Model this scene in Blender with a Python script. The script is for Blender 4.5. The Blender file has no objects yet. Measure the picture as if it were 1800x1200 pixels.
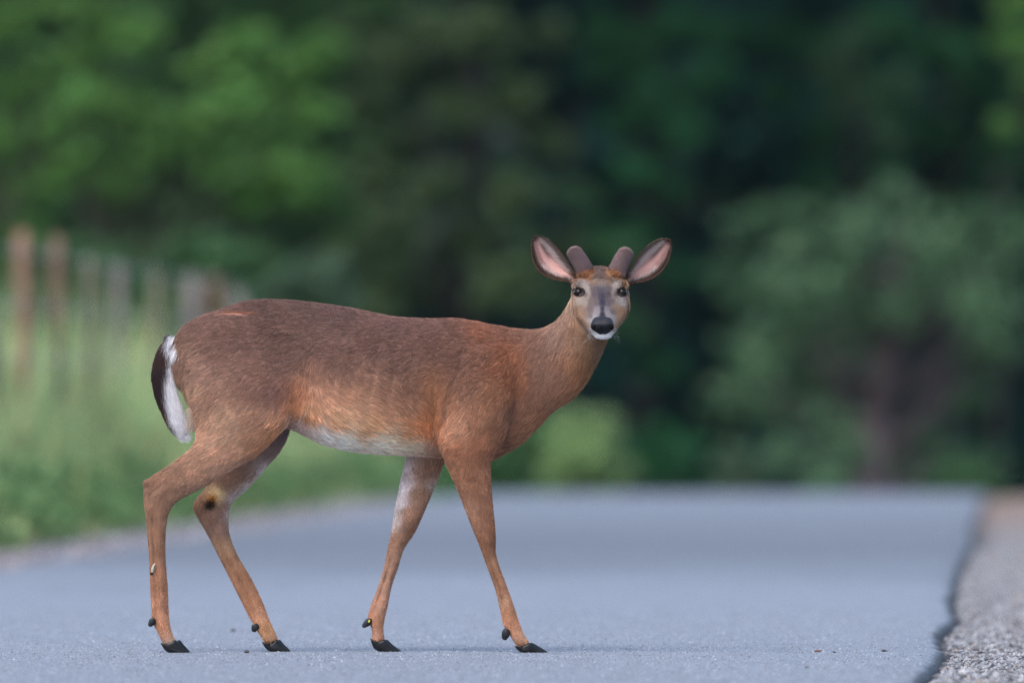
import bpy, bmesh, math, random
import numpy as np
from mathutils import Vector, Matrix, noise
from mathutils.bvhtree import BVHTree
from mathutils.kdtree import KDTree

# ------------------------------------------------------------------ camera, light
scene = bpy.context.scene
COL = scene.collection
CAM_H = 0.662
FPX = 25000.0            # focal length of the 500 mm lens in photo pixels (1800 wide)
HORIZON = 711.0

cam = bpy.data.cameras.new('camera')
cam.lens = 500.0
cam.sensor_width = 36.0
cam.clip_start = 0.5
cam.clip_end = 2000.0
cam.dof.use_dof = True
cam.dof.focus_distance = 37.9
cam.dof.aperture_fstop = 3.8
cam_o = bpy.data.objects.new('camera', cam)
cam_o.location = (0, 0, CAM_H)
cam_o.rotation_euler = (math.radians(90) + math.atan(111.0 / FPX), 0, 0)
COL.objects.link(cam_o)
scene.camera = cam_o

SUN_EL, SUN_AZ = math.radians(52), math.radians(-150)   # azimuth from +Y, clockwise: behind the camera, to the left
world = bpy.data.worlds.new('World')
scene.world = world
world.use_nodes = True
wn = world.node_tree
sky = wn.nodes.new('ShaderNodeTexSky')
sky.sky_type = 'NISHITA'
sky.sun_disc = False
sky.sun_elevation = SUN_EL
sky.sun_rotation = SUN_AZ
sky.air_density = 1.0
sky.dust_density = 2.0
wn.links.new(sky.outputs[0], wn.nodes['Background'].inputs[0])
wn.nodes['Background'].inputs[1].default_value = 0.15

sl = bpy.data.lights.new('sun', 'SUN')
sl.energy = 1.3
sl.angle = math.radians(50)
sl.color = (1.0, 0.95, 0.88)
so = bpy.data.objects.new('sun', sl)
sd = Vector((math.sin(SUN_AZ) * math.cos(SUN_EL), math.cos(SUN_AZ) * math.cos(SUN_EL), math.sin(SUN_EL)))
so.rotation_euler = sd.to_track_quat('Z', 'Y').to_euler()
so.location = (-10, 20, 20)
COL.objects.link(so)

scene.view_settings.view_transform = 'Standard'
scene.view_settings.look = 'None'
scene.view_settings.gamma = 1.0
scene.view_settings.use_curve_mapping = False
scene.view_settings.exposure = 1.05
scene.render.engine = 'CYCLES'
scene.cycles.use_denoising = True
scene.cycles.denoising_prefilter = 'NONE'
scene.cycles.max_bounces = 6
scene.cycles.diffuse_bounces = 4
scene.cycles.glossy_bounces = 2
scene.cycles.transmission_bounces = 4
scene.cycles.transparent_max_bounces = 8
scene.cycles.sample_clamp_indirect = 6.0

rng = np.random.default_rng(7)
random.seed(7)


# ------------------------------------------------------------------ helpers
def lin(c):
    """sRGB 0-255 to linear"""
    c = np.asarray(c, dtype=float) / 255.0
    return np.where(c <= 0.04045, c / 12.92, ((c + 0.055) / 1.055) ** 2.4)


def at(px, py, Y):
    return Vector(((px - 900.0) * Y / FPX, Y, CAM_H + (HORIZON - py) * Y / FPX))


def link(o, parent=None):
    COL.objects.link(o)
    if parent is not None:
        o.parent = parent
        o.matrix_parent_inverse = Matrix.Translation(parent_world(parent)).inverted()
    return o


def parent_world(p):
    """Empties stand at their thing's base; meshes keep world coordinates"""
    return p.location if p.type == 'EMPTY' else Vector((0, 0, 0))


def tag(o, label=None, cat=None, group=None, kind=None):
    if label: o['label'] = label
    if cat: o['category'] = cat
    if group: o['group'] = group
    if kind: o['kind'] = kind
    return o


def empty(name, loc):
    o = bpy.data.objects.new(name, None)
    o.empty_display_size = 0.1
    o.location = loc
    COL.objects.link(o)
    return o


def mesh_np(name, verts, faces, mat, parent=None, smooth=True, k=4):
    """verts (N,3), faces (M,k) int arrays -> object (fast)"""
    verts = np.asarray(verts, dtype=np.float32)
    faces = np.asarray(faces, dtype=np.int32)
    me = bpy.data.meshes.new(name)
    me.vertices.add(len(verts))
    me.vertices.foreach_set('co', verts.ravel())
    k = faces.shape[1]
    me.loops.add(faces.size)
    me.loops.foreach_set('vertex_index', faces.ravel())
    me.polygons.add(len(faces))
    me.polygons.foreach_set('loop_start', np.arange(0, faces.size, k, dtype=np.int32))
    me.polygons.foreach_set('loop_total', np.full(len(faces), k, dtype=np.int32))
    me.polygons.foreach_set('use_smooth', np.full(len(faces), smooth, dtype=bool))
    me.update(calc_edges=True)
    me.validate()
    if mat: me.materials.append(mat)
    o = bpy.data.objects.new(name, me)
    return link(o, parent)


def set_color(me, name, rgb, domain='POINT'):
    a = me.attributes.new(name, 'FLOAT_COLOR', domain)
    rgba = np.ones((len(rgb), 4), dtype=np.float32)
    rgba[:, :3] = rgb
    a.data.foreach_set('color', rgba.ravel())


def new_mat(name):
    m = bpy.data.materials.new(name)
    m.use_nodes = True
    nt = m.node_tree
    b = nt.nodes['Principled BSDF']
    return m, nt, b


def N(nt, typ, **kw):
    n = nt.nodes.new(typ)
    for a, v in kw.items():
        setattr(n, a, v)
    return n


def plain(name, col, rough=0.6, spec=0.3, var=0.15, scale=40.0, bump=0.0):
    m, nt, b = new_mat(name)
    tc = N(nt, 'ShaderNodeTexCoord')
    no = N(nt, 'ShaderNodeTexNoise')
    no.inputs['Scale'].default_value = scale
    no.inputs['Detail'].default_value = 6
    nt.links.new(tc.outputs['Object'], no.inputs['Vector'])
    r = N(nt, 'ShaderNodeValToRGB')
    r.color_ramp.elements[0].position = 0.3
    r.color_ramp.elements[1].position = 0.7
    c = np.array(col)
    r.color_ramp.elements[0].color = (*(c * (1 - var)), 1)
    r.color_ramp.elements[1].color = (*(np.minimum(c * (1 + var), 1)), 1)
    nt.links.new(no.outputs[0], r.inputs[0])
    nt.links.new(r.outputs[0], b.inputs['Base Color'])
    b.inputs['Roughness'].default_value = rough
    b.inputs['Specular IOR Level'].default_value = spec
    if bump:
        bp = N(nt, 'ShaderNodeBump')
        bp.inputs['Strength'].default_value = bump
        bp.inputs['Distance'].default_value = 0.002
        nt.links.new(no.outputs[0], bp.inputs['Height'])
        nt.links.new(bp.outputs[0], b.inputs['Normal'])
    return m


def attr_mat(name, attr, rough=0.6, spec=0.2, mul=1.0, transl=0.0):
    m, nt, b = new_mat(name)
    a = N(nt, 'ShaderNodeAttribute', attribute_name=attr)
    mx = N(nt, 'ShaderNodeMix', data_type='RGBA', blend_type='MULTIPLY')
    mx.inputs[0].default_value = 1.0
    mx.inputs[7].default_value = (mul, mul, mul, 1)
    nt.links.new(a.outputs['Color'], mx.inputs[6])
    nt.links.new(mx.outputs[2], b.inputs['Base Color'])
    b.inputs['Roughness'].default_value = rough
    b.inputs['Specular IOR Level'].default_value = spec
    if transl > 0:
        tr = N(nt, 'ShaderNodeBsdfTranslucent')
        nt.links.new(mx.outputs[2], tr.inputs['Color'])
        ms = N(nt, 'ShaderNodeMixShader')
        ms.inputs[0].default_value = transl
        nt.links.new(b.outputs[0], ms.inputs[1])
        nt.links.new(tr.outputs[0], ms.inputs[2])
        nt.links.new(ms.outputs[0], nt.nodes['Material Output'].inputs['Surface'])
    return m


# ------------------------------------------------------------------ terrain
RX = 886.0 / FPX            # the road's direction, lateral drift per metre of depth
RO = 0.222                  # the asphalt's right edge starts this far left of the camera


def road_x(lat, Y):
    return RX * Y - RO - lat


def drop(Y):
    Y = np.asarray(Y, dtype=float)
    t = np.clip(Y - 106.0, 0, None)
    z = -0.0022 * np.minimum(t, 30.0) ** 2 - 0.132 * np.clip(t - 30.0, 0, 12.0) * np.exp(-np.clip(t - 30, 0, 12) / 9.0)
    return z


def build_ground():
    ys = np.concatenate([np.linspace(-60, 20, 9), np.linspace(24, 60, 37), np.linspace(62, 220, 80), np.linspace(240, 1200, 16)])
    # metres to the left (+) of the asphalt's right edge
    lats = np.concatenate([[-900, -200, -60, -30, -15, -8, -5, -3, -2, -1.2, -0.6, -0.25, -0.04, 0.1, 1.0, 3.0, 4.0, 4.15, 4.4, 4.7, 5.0, 5.4, 6.0, 7, 8.5, 11, 16, 25, 45, 90, 250, 900]])
    V = []
    for Y in ys:
        for L in lats:
            z = -0.03 + float(drop(Y))
            if -0.25 < L < -0.02: z -= 0.008
            if 4.68 < L: z += 0.25 * min(1.0, (L - 4.68) / 1.5)
            if L < -2.0: z += 0.1 * min(1.0, (-2.0 - L) / 3)
            hill = max(0.0, (Y - 196.0))
            z += 16.0 * (1 - math.exp(-hill / 22.0)) if Y > 196 else 0.0
            z += 0.012 * noise.noise(Vector((L * 1.3, Y * 0.7, 0))) if (L < -0.05 or L > 4.0) else 0
            V.append((road_x(L, min(Y, 300)), Y, z))
    n = len(lats)
    F = [(i * n + j, (i + 1) * n + j, (i + 1) * n + j + 1, i * n + j + 1)[::-1] for i in range(len(ys) - 1) for j in range(n - 1)]
    V = np.array(V)
    # surface kinds as a colour attribute: gravel, clay, grass soil
    m, nt, b = new_mat('ground_soil')
    geo = N(nt, 'ShaderNodeNewGeometry')
    sep = N(nt, 'ShaderNodeSeparateXYZ')
    nt.links.new(geo.outputs['Position'], sep.inputs[0])
    my = N(nt, 'ShaderNodeMath', operation='MULTIPLY_ADD'); my.inputs[1].default_value = RX; my.inputs[2].default_value = -RO
    nt.links.new(sep.outputs[1], my.inputs[0])
    lat = N(nt, 'ShaderNodeMath', operation='SUBTRACT')
    nt.links.new(my.outputs[0], lat.inputs[0]); nt.links.new(sep.outputs[0], lat.inputs[1])
    nz = N(nt, 'ShaderNodeTexNoise'); nz.inputs['Scale'].default_value = 1.2; nz.inputs['Detail'].default_value = 5
    nt.links.new(geo.outputs['Position'], nz.inputs['Vector'])
    wob = N(nt, 'ShaderNodeMath', operation='MULTIPLY_ADD'); wob.inputs[1].default_value = 0.5; wob.inputs[2].default_value = -0.25
    nt.links.new(nz.outputs[0], wob.inputs[0])
    lw = N(nt, 'ShaderNodeMath', operation='ADD')
    nt.links.new(lat.outputs[0], lw.inputs[0]); nt.links.new(wob.outputs[0], lw.inputs[1])
    mr = N(nt, 'ShaderNodeMapRange'); mr.inputs[1].default_value = -3.0; mr.inputs[2].default_value = 6.0
    nt.links.new(lw.outputs[0], mr.inputs[0])
    cr = N(nt, 'ShaderNodeValToRGB')
    els = cr.color_ramp.elements
    def pos(L): return (L + 3.0) / 9.0
    els[0].position = 0.0; els[0].color = (0.03, 0.05, 0.015, 1)
    els[1].position = 1.0; els[1].color = (0.035, 0.06, 0.02, 1)
    for L, c in ((-1.6, (0.04, 0.06, 0.02)), (-1.1, (0.2, 0.17, 0.15)), (-0.09, (0.19, 0.18, 0.18)), (-0.03, (0.03, 0.03, 0.035)), (4.30, (0.15, 0.15, 0.165)), (4.5, (0.10, 0.075, 0.055)), (4.72, (0.05, 0.07, 0.02))):
        e = els.new(pos(L)); e.color = (*c, 1)
    nt.links.new(mr.outputs[0], cr.inputs[0])
    # orange clay patches along the edges, farther up the road
    nz2 = N(nt, 'ShaderNodeTexNoise'); nz2.inputs['Scale'].default_value = 0.35; nz2.inputs['Detail'].default_value = 3
    nt.links.new(geo.outputs['Position'], nz2.inputs['Vector'])
    far = N(nt, 'ShaderNodeMapRange'); far.inputs[1].default_value = 72; far.inputs[2].default_value = 92
    nt.links.new(sep.outputs[1], far.inputs[0])
    pr = N(nt, 'ShaderNodeMapRange'); pr.inputs[1].default_value = 0.36; pr.inputs[2].default_value = 0.5
    nt.links.new(nz2.outputs[0], pr.inputs[0])
    pm = N(nt, 'ShaderNodeMath', operation='MULTIPLY')
    nt.links.new(far.outputs[0], pm.inputs[0]); nt.links.new(pr.outputs[0], pm.inputs[1])
    lm = N(nt, 'ShaderNodeMapRange'); lm.inputs[1].default_value = -1.3; lm.inputs[2].default_value = -0.6
    nt.links.new(lat.outputs[0], lm.inputs[0])
    lm2 = N(nt, 'ShaderNodeMapRange'); lm2.inputs[1].default_value = 0.6; lm2.inputs[2].default_value = 0.3
    nt.links.new(lat.outputs[0], lm2.inputs[0])
    far2 = N(nt, 'ShaderNodeMapRange'); far2.inputs[1].default_value = 118; far2.inputs[2].default_value = 110
    nt.links.new(sep.outputs[1], far2.inputs[0])
    pmf = N(nt, 'ShaderNodeMath', operation='MULTIPLY')
    nt.links.new(pm.outputs[0], pmf.inputs[0]); nt.links.new(far2.outputs[0], pmf.inputs[1])
    pm = pmf
    pm2 = N(nt, 'ShaderNodeMath', operation='MULTIPLY')
    nt.links.new(pm.outputs[0], pm2.inputs[0]); nt.links.new(lm.outputs[0], pm2.inputs[1])
    pm3 = N(nt, 'ShaderNodeMath', operation='MULTIPLY')
    nt.links.new(pm2.outputs[0], pm3.inputs[0]); nt.links.new(lm2.outputs[0], pm3.inputs[1])
    mx = N(nt, 'ShaderNodeMix', data_type='RGBA'); mx.inputs[7].default_value = (0.21, 0.135, 0.095, 1)
    nt.links.new(pm3.outputs[0], mx.inputs[0]); nt.links.new(cr.outputs[0], mx.inputs[6])
    wf = N(nt, 'ShaderNodeMapRange'); wf.inputs[1].default_value = 118; wf.inputs[2].default_value = 124
    nt.links.new(sep.outputs[1], wf.inputs[0])
    mw = N(nt, 'ShaderNodeMix', data_type='RGBA'); mw.inputs[7].default_value = (0.02, 0.035, 0.018, 1)
    nt.links.new(wf.outputs[0], mw.inputs[0]); nt.links.new(mx.outputs[2], mw.inputs[6])
    mx = mw
    fine = N(nt, 'ShaderNodeTexNoise'); fine.inputs['Scale'].default_value = 60; fine.inputs['Detail'].default_value = 8
    nt.links.new(geo.outputs['Position'], fine.inputs['Vector'])
    fr = N(nt, 'ShaderNodeMapRange'); fr.inputs[1].default_value = 0.3; fr.inputs[2].default_value = 0.7; fr.inputs[3].default_value = 0.55; fr.inputs[4].default_value = 1.35
    nt.links.new(fine.outputs[0], fr.inputs[0])
    mm = N(nt, 'ShaderNodeMix', data_type='RGBA', blend_type='MULTIPLY'); mm.inputs[0].default_value = 1
    nt.links.new(mx.outputs[2], mm.inputs[6]); nt.links.new(fr.outputs[0], mm.inputs[7])
    nt.links.new(mm.outputs[2], b.inputs['Base Color'])
    bp = N(nt, 'ShaderNodeBump'); bp.inputs['Strength'].default_value = 0.8; bp.inputs['Distance'].default_value = 0.01
    nt.links.new(fine.outputs[0], bp.inputs['Height']); nt.links.new(bp.outputs[0], b.inputs['Normal'])
    b.inputs['Roughness'].default_value = 0.9
    o = mesh_np('ground', V, F, m)
    tag(o, 'soil and gravel ground beside and beyond the road', kind='structure')
    return o


build_ground()


def edge_wobble(Y):
    return 0.034 * noise.noise(Vector((Y * 0.30, 1.7, 0))) + 0.016 * noise.noise(Vector((Y * 1.9, 5.2, 0))) + 0.010 * noise.noise(Vector((Y * 7.0, 9.2, 0))) + 0.032 * math.exp(-((Y - 34.2) / 2.2) ** 2)


def build_road():
    ys = np.concatenate([np.linspace(-60, 30, 10), np.linspace(31, 60, 581), np.linspace(60.2, 112, 200), np.linspace(112.4, 150, 70)])
    n = 10
    V = []; E = []
    for Y in ys:
        z = float(drop(Y))
        wr = edge_wobble(Y) * 1.0
        wl = 0.05 * noise.noise(Vector((Y * 0.5, 7.0, 0)))
        r = 0.0 + wr
        L0 = [r + 0.0, r + 0.004, r + 0.03, r + 0.12, 0.35, 1.2, 2.6, 3.7, 3.85 + wl, 3.89 + wl]
        Z0 = [-0.045, -0.014, -0.004, 0, 0, 0, 0, 0, -0.003, -0.04]
        for L, dz in zip(L0, Z0):
            V.append((road_x(L, Y), Y, z + dz)); E.append(L - r)
    F = [(i * n + j, (i + 1) * n + j, (i + 1) * n + j + 1, i * n + j + 1)[::-1] for i in range(len(ys) - 1) for j in range(n - 1)]
    m, nt, b = new_mat('asphalt')
    geo = N(nt, 'ShaderNodeNewGeometry')
    def noise_n(scale, detail=6, vec=None):
        q = N(nt, 'ShaderNodeTexNoise'); q.inputs['Scale'].default_value = scale; q.inputs['Detail'].default_value = detail
        nt.links.new(vec if vec is not None else geo.outputs['Position'], q.inputs['Vector'])
        return q
    fine = noise_n(150, 5)
    mid = noise_n(9, 6)
    # long, faint streaks along the wheel tracks
    mp = N(nt, 'ShaderNodeMapping'); mp.inputs['Scale'].default_value = (0.6, 0.10, 1)
    nt.links.new(geo.outputs['Position'], mp.inputs['Vector'])
    big = noise_n(0.8, 4, mp.outputs[0])
    sep = N(nt, 'ShaderNodeSeparateXYZ'); nt.links.new(geo.outputs['Position'], sep.inputs[0])
    # darker colour painted in for the slope shading of a dip, between about 60 and 76 m, and lighter beyond
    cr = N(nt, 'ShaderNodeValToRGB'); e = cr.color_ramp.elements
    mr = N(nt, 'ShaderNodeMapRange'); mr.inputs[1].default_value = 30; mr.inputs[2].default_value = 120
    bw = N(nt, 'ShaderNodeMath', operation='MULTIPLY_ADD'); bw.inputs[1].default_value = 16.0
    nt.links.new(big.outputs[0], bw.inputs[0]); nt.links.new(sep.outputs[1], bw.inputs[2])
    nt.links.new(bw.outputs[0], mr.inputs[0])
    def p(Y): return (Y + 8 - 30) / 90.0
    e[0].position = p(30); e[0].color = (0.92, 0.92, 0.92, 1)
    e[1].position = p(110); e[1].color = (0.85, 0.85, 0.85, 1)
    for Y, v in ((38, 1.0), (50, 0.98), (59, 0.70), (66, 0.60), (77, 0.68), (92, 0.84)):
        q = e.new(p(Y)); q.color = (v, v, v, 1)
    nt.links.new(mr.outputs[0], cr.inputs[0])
    f1 = N(nt, 'ShaderNodeMapRange'); f1.inputs[1].default_value = 0.3; f1.inputs[2].default_value = 0.7; f1.inputs[3].default_value = 0.3; f1.inputs[4].default_value = 1.75
    nt.links.new(fine.outputs[0], f1.inputs[0])
    f2 = N(nt, 'ShaderNodeMapRange'); f2.inputs[1].default_value = 0.3; f2.inputs[2].default_value = 0.7; f2.inputs[3].default_value = 0.84; f2.inputs[4].default_value = 1.16
    nt.links.new(mid.outputs[0], f2.inputs[0])
    m1 = N(nt, 'ShaderNodeMath', operation='MULTIPLY'); nt.links.new(f1.outputs[0], m1.inputs[0]); nt.links.new(f2.outputs[0], m1.inputs[1])
    m2 = N(nt, 'ShaderNodeMix', data_type='RGBA', blend_type='MULTIPLY'); m2.inputs[0].default_value = 1
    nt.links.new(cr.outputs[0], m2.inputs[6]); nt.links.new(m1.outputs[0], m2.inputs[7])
    m3 = N(nt, 'ShaderNodeMix', data_type='RGBA', blend_type='MULTIPLY'); m3.inputs[0].default_value = 1
    m3.inputs[7].default_value = (0.185, 0.208, 0.248, 1)
    nt.links.new(m2.outputs[2], m3.inputs[6])
    # dark crumbled edge of the asphalt
    lat = N(nt, 'ShaderNodeAttribute', attribute_name='edge')
    ew = N(nt, 'ShaderNodeMath', operation='MULTIPLY_ADD'); ew.inputs[1].default_value = 0.05; nt.links.new(big.outputs[0], ew.inputs[0]); nt.links.new(lat.outputs['Fac'], ew.inputs[2])
    er = N(nt, 'ShaderNodeMapRange'); er.inputs[1].default_value = 0.022; er.inputs[2].default_value = 0.046; er.inputs[3].default_value = 0.22; er.inputs[4].default_value = 1.0
    nt.links.new(ew.outputs[0], er.inputs[0])
    m4 = N(nt, 'ShaderNodeMix', data_type='RGBA', blend_type='MULTIPLY'); m4.inputs[0].default_value = 1
    nt.links.new(m3.outputs[2], m4.inputs[6]); nt.links.new(er.outputs[0], m4.inputs[7])
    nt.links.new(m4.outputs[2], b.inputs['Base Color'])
    b.inputs['Roughness'].default_value = 0.75
    b.inputs['Specular IOR Level'].default_value = 0.4
    bp = N(nt, 'ShaderNodeBump'); bp.inputs['Strength'].default_value = 0.6; bp.inputs['Distance'].default_value = 0.003
    nt.links.new(fine.outputs[0], bp.inputs['Height']); nt.links.new(bp.outputs[0], b.inputs['Normal'])
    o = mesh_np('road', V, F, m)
    a = o.data.attributes.new('edge', 'FLOAT', 'POINT'); a.data.foreach_set('value', np.array(E, dtype=np.float32))
    tag(o, 'pale worn asphalt road running over a crest', kind='structure')


build_road()


def stones_mesh(name, pts, sizes, mat, cols, flat=0.6):
    """many small irregular stones joined into one mesh"""
    bm = bmesh.new(); bmesh.ops.create_icosphere(bm, subdivisions=1, radius=1)
    bv = np.array([v.co[:] for v in bm.verts]); bf = np.array([[v.index for v in f.verts] for f in bm.faces]); bm.free()
    n, k = len(pts), len(bv)
    V = np.repeat(bv[None], n, 0) * (1 + 0.28 * rng.standard_normal((n, k, 1)))
    a = rng.uniform(0, 2 * np.pi, n); ca, sa = np.cos(a), np.sin(a)
    sc = np.stack([rng.uniform(.8, 1.4, n), rng.uniform(.7, 1.1, n), rng.uniform(.45, .85, n) * flat / 0.6], 1) * sizes[:, None]
    V = V * sc[:, None, :]
    X = V[..., 0] * ca[:, None] - V[..., 1] * sa[:, None]
    Yv = V[..., 0] * sa[:, None] + V[..., 1] * ca[:, None]
    V = np.stack([X, Yv, V[..., 2]], -1) + pts[:, None, :]
    F = bf[None] + (np.arange(n) * k)[:, None, None]
    o = mesh_np(name, V.reshape(-1, 3), F.reshape(-1, 3), mat, smooth=False)
    if cols is not None:
        set_color(o.data, 'tint', np.repeat(cols, k, 0))
    return o


stone_mat = attr_mat('gravel_stone', 'tint', rough=0.85, spec=0.2)


def grit():
    """tops of the aggregate standing out of the worn asphalt, where it is near enough to be told from the sheet"""
    n = 70000
    bv = np.array([[1, 0, 0], [-1, 0, 0], [0, 1, 0], [0, -1, 0], [0, 0, 1], [0, 0, -1]], float)
    bf = np.array([[0, 2, 4], [2, 1, 4], [1, 3, 4], [3, 0, 4]])
    Y = 33 + 13 * rng.uniform(0, 1, n) ** 1.2
    X = (rng.uniform(-1, 1, n) * .040) * Y
    L = RX * Y - RO - X
    k = L > .02; X, Y = X[k], Y[k]; n = len(X)
    s_ = rng.uniform(.0010, .0028, n)
    V = bv[None] * (1 + .3 * rng.standard_normal((n, 6, 1))) * s_[:, None, None]
    V[..., 2] *= .8
    V += np.stack([X, Y, s_ * .1], 1)[:, None, :]
    F = bf[None] + (np.arange(n) * 6)[:, None, None]
    o = mesh_np('grit', V.reshape(-1, 3), F.reshape(-1, 3), stone_mat, smooth=False)
    c = np.array([.185, .20, .235])[None] * rng.lognormal(0, .38, (n, 1))
    set_color(o.data, 'tint', np.repeat(np.clip(c, .02, .6), 6, 0))
    tag(o, 'fine stone grit standing out of the worn asphalt surface', 'grit', kind='stuff')


grit()


def gravel():
    n = 46000
    t = rng.uniform(0, 1, n) ** 1.3
    Y = 32.5 + 34 * t
    L = np.array([edge_wobble(y) for y in Y]) - 0.028 - rng.uniform(0, 1, n) ** 1.1 * 0.62
    X = RX * Y - RO - L
    s = 0.0026 + 0.0065 * rng.uniform(0, 1, n) ** 2.5
    z = -0.032 + s * 0.25 + 0.012 * rng.uniform(0, 1, n) * (L < -0.03)
    base = np.array([[.27, .275, .30], [.20, .20, .215], [.37, .36, .365], [.11, .11, .12], [.27, .225, .205]])
    c = base[rng.choice(5, n, p=[.36, .26, .16, .14, .08])] * rng.uniform(.75, 1.2, (n, 1))
    o = stones_mesh('gravel', np.stack([X, Y, z], 1), s, stone_mat, c)
    tag(o, 'loose pale grey gravel along the right road edge', 'gravel', kind='stuff')
    n = 9000
    Y = rng.uniform(48, 100, n); L = 3.90 + rng.uniform(0, 1, n) * 0.6
    s = rng.uniform(.006, .022, n)
    c = base[rng.choice(5, n)] * rng.uniform(.75, 1.2, (n, 1)) * np.array([.80, .80, .86])
    o = stones_mesh('gravel', np.stack([RX * Y - RO - L, Y, np.full(n, -0.022)], 1), s, stone_mat, c)
    tag(o, 'grey gravel strip between the asphalt and the tall grass', 'gravel', kind='stuff')


gravel()


# ------------------------------------------------------------------ vegetation
def leaf_material(name, col, transl=0.35, rough=0.55):
    m, nt, b = new_mat(name)
    a = N(nt, 'ShaderNodeAttribute', attribute_name='tint')
    mx = N(nt, 'ShaderNodeMix', data_type='RGBA', blend_type='MULTIPLY'); mx.inputs[0].default_value = 1
    mx.inputs[7].default_value = (*col, 1)
    nt.links.new(a.outputs['Color'], mx.inputs[6])
    nt.links.new(mx.outputs[2], b.inputs['Base Color'])
    b.inputs['Roughness'].default_value = rough
    b.inputs['Specular IOR Level'].default_value = 0.25
    tr = N(nt, 'ShaderNodeBsdfTranslucent'); nt.links.new(mx.outputs[2], tr.inputs['Color'])
    ms = N(nt, 'ShaderNodeMixShader'); ms.inputs[0].default_value = transl
    nt.links.new(b.outputs[0], ms.inputs[1]); nt.links.new(tr.outputs[0], ms.inputs[2])
    nt.links.new(ms.outputs[0], nt.nodes['Material Output'].inputs['Surface'])
    return m


def leaves(name, clumps, size, mat, parent, density=1.0, up=0.5, flat=0.75):
    """clumps: list of (x, y, z, r). Leaf-sized diamonds through each clump."""
    P, S, T = [], [], []
    for (x, y, z, r) in clumps:
        n = int(density * 520 * (r / 0.5) ** 2 * (0.09 / size) ** 2)
        d = rng.standard_normal((n, 3)); d /= np.linalg.norm(d, axis=1)[:, None]
        rad = r * rng.uniform(0.25, 1.0, n) ** 0.6 * (1 + 0.35 * np.sin(d[:, 0] * 5 + x * 3) * np.cos(d[:, 2] * 4 + z * 5))
        p = d * rad[:, None]; p[:, 2] *= flat
        P.append(p + (x, y, z))
        S.append(size * rng.uniform(0.6, 1.3, n))
        T.append(np.full((n, 1), rng.uniform(.85, 1.15)) * rng.uniform(.65, 1.35, (n, 1)) * (1 + rng.uniform(-.12, .12, (n, 3))))
    P = np.concatenate(P); S = np.concatenate(S); T = np.concatenate(T)
    n = len(P)
    nrm = rng.standard_normal((n, 3)); nrm[:, 2] = np.abs(nrm[:, 2]) + up
    nrm /= np.linalg.norm(nrm, axis=1)[:, None]
    a = rng.standard_normal((n, 3)); u = np.cross(nrm, a); u /= np.linalg.norm(u, axis=1)[:, None]
    v = np.cross(nrm, u)
    V = np.stack([P - u * S[:, None], P + v * S[:, None] * .5 + nrm * S[:, None] * .12, P + u * S[:, None], P - v * S[:, None] * .5 + nrm * S[:, None] * .12], 1)
    F = np.arange(n * 4).reshape(n, 4)
    o = mesh_np(name, V.reshape(-1, 3), F, mat, parent, smooth=False)
    set_color(o.data, 'tint', np.repeat(T, 4, 0))
    return o


def tube(bm_list, pts, radii, seg=10):
    """append a tapered tube to (verts, faces) lists"""
    V, F = bm_list
    base = len(V)
    pts = [Vector(p) for p in pts]
    for i, (p, r) in enumerate(zip(pts, radii)):
        d = (pts[min(i + 1, len(pts) - 1)] - pts[max(i - 1, 0)]).normalized()
        ref = Vector((0, 1, 0)) if abs(d.y) < 0.9 else Vector((1, 0, 0))
        a = d.cross(ref).normalized(); b = d.cross(a)
        for k in range(seg):
            t = 2 * math.pi * k / seg
            rr = r * (1 + 0.10 * noise.noise(Vector((p.x * 4 + k, p.y, p.z * 3))))
            V.append(tuple(p + (a * math.cos(t) + b * math.sin(t)) * rr))
    for i in range(len(pts) - 1):
        for k in range(seg):
            F.append((base + i * seg + k, base + i * seg + (k + 1) % seg, base + (i + 1) * seg + (k + 1) % seg, base + (i + 1) * seg + k))
    # caps
    for end in (0, len(pts) - 1):
        V.append(tuple(pts[end])); c = len(V) - 1
        for k in range(seg):
            f = (base + end * seg + k, base + end * seg + (k + 1) % seg, c, c)
            F.append((f[0], f[1], c) if end else (f[1], f[0], c))


def tube_obj(name, tubes, mat, parent=None, seg=10):
    V, F = [], []
    for pts, radii in tubes:
        tube((V, F), pts, radii, seg)
    me = bpy.data.meshes.new(name)
    me.from_pydata(V, [], F)
    for p in me.polygons: p.use_smooth = True
    me.materials.append(mat)
    return link(bpy.data.objects.new(name, me), parent)


bark_dark = plain('bark_dark', (0.025, 0.022, 0.022), rough=0.9, var=0.4, scale=6, bump=0.6)
bark = plain('bark_brown', (0.085, 0.062, 0.055), rough=0.9, var=0.4, scale=6, bump=0.6)
bark_grey = plain('bark_grey', (0.10, 0.076, 0.08), rough=0.9, var=0.35, scale=6, bump=0.6)

M_bright = leaf_material('leaf_bright_green', (0.105, 0.235, 0.055))
M_mid = leaf_material('leaf_mid_green', (0.085, 0.19, 0.075))
M_olive = leaf_material('leaf_olive', (0.080, 0.130, 0.055), transl=0.2)
M_deep = leaf_material('leaf_deep_green', (0.042, 0.180, 0.072), transl=0.3)
M_pale = leaf_material('leaf_pale_green', (0.095, 0.180, 0.090))
M_under = leaf_material('leaf_understorey', (0.060, 0.125, 0.058))
M_bush = leaf_material('leaf_bush_yellow_green', (0.31, 0.45, 0.20))
M_grey = leaf_material('leaf_grey_green', (0.10, 0.17, 0.10))
M_lush = leaf_material('leaf_lush_green', (0.13, 0.28, 0.11))
M_dark = leaf_material('leaf_shade', (0.014, 0.080, 0.072), transl=0.2)  # shade and blue cast of the deep woods put into the leaf colour


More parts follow.
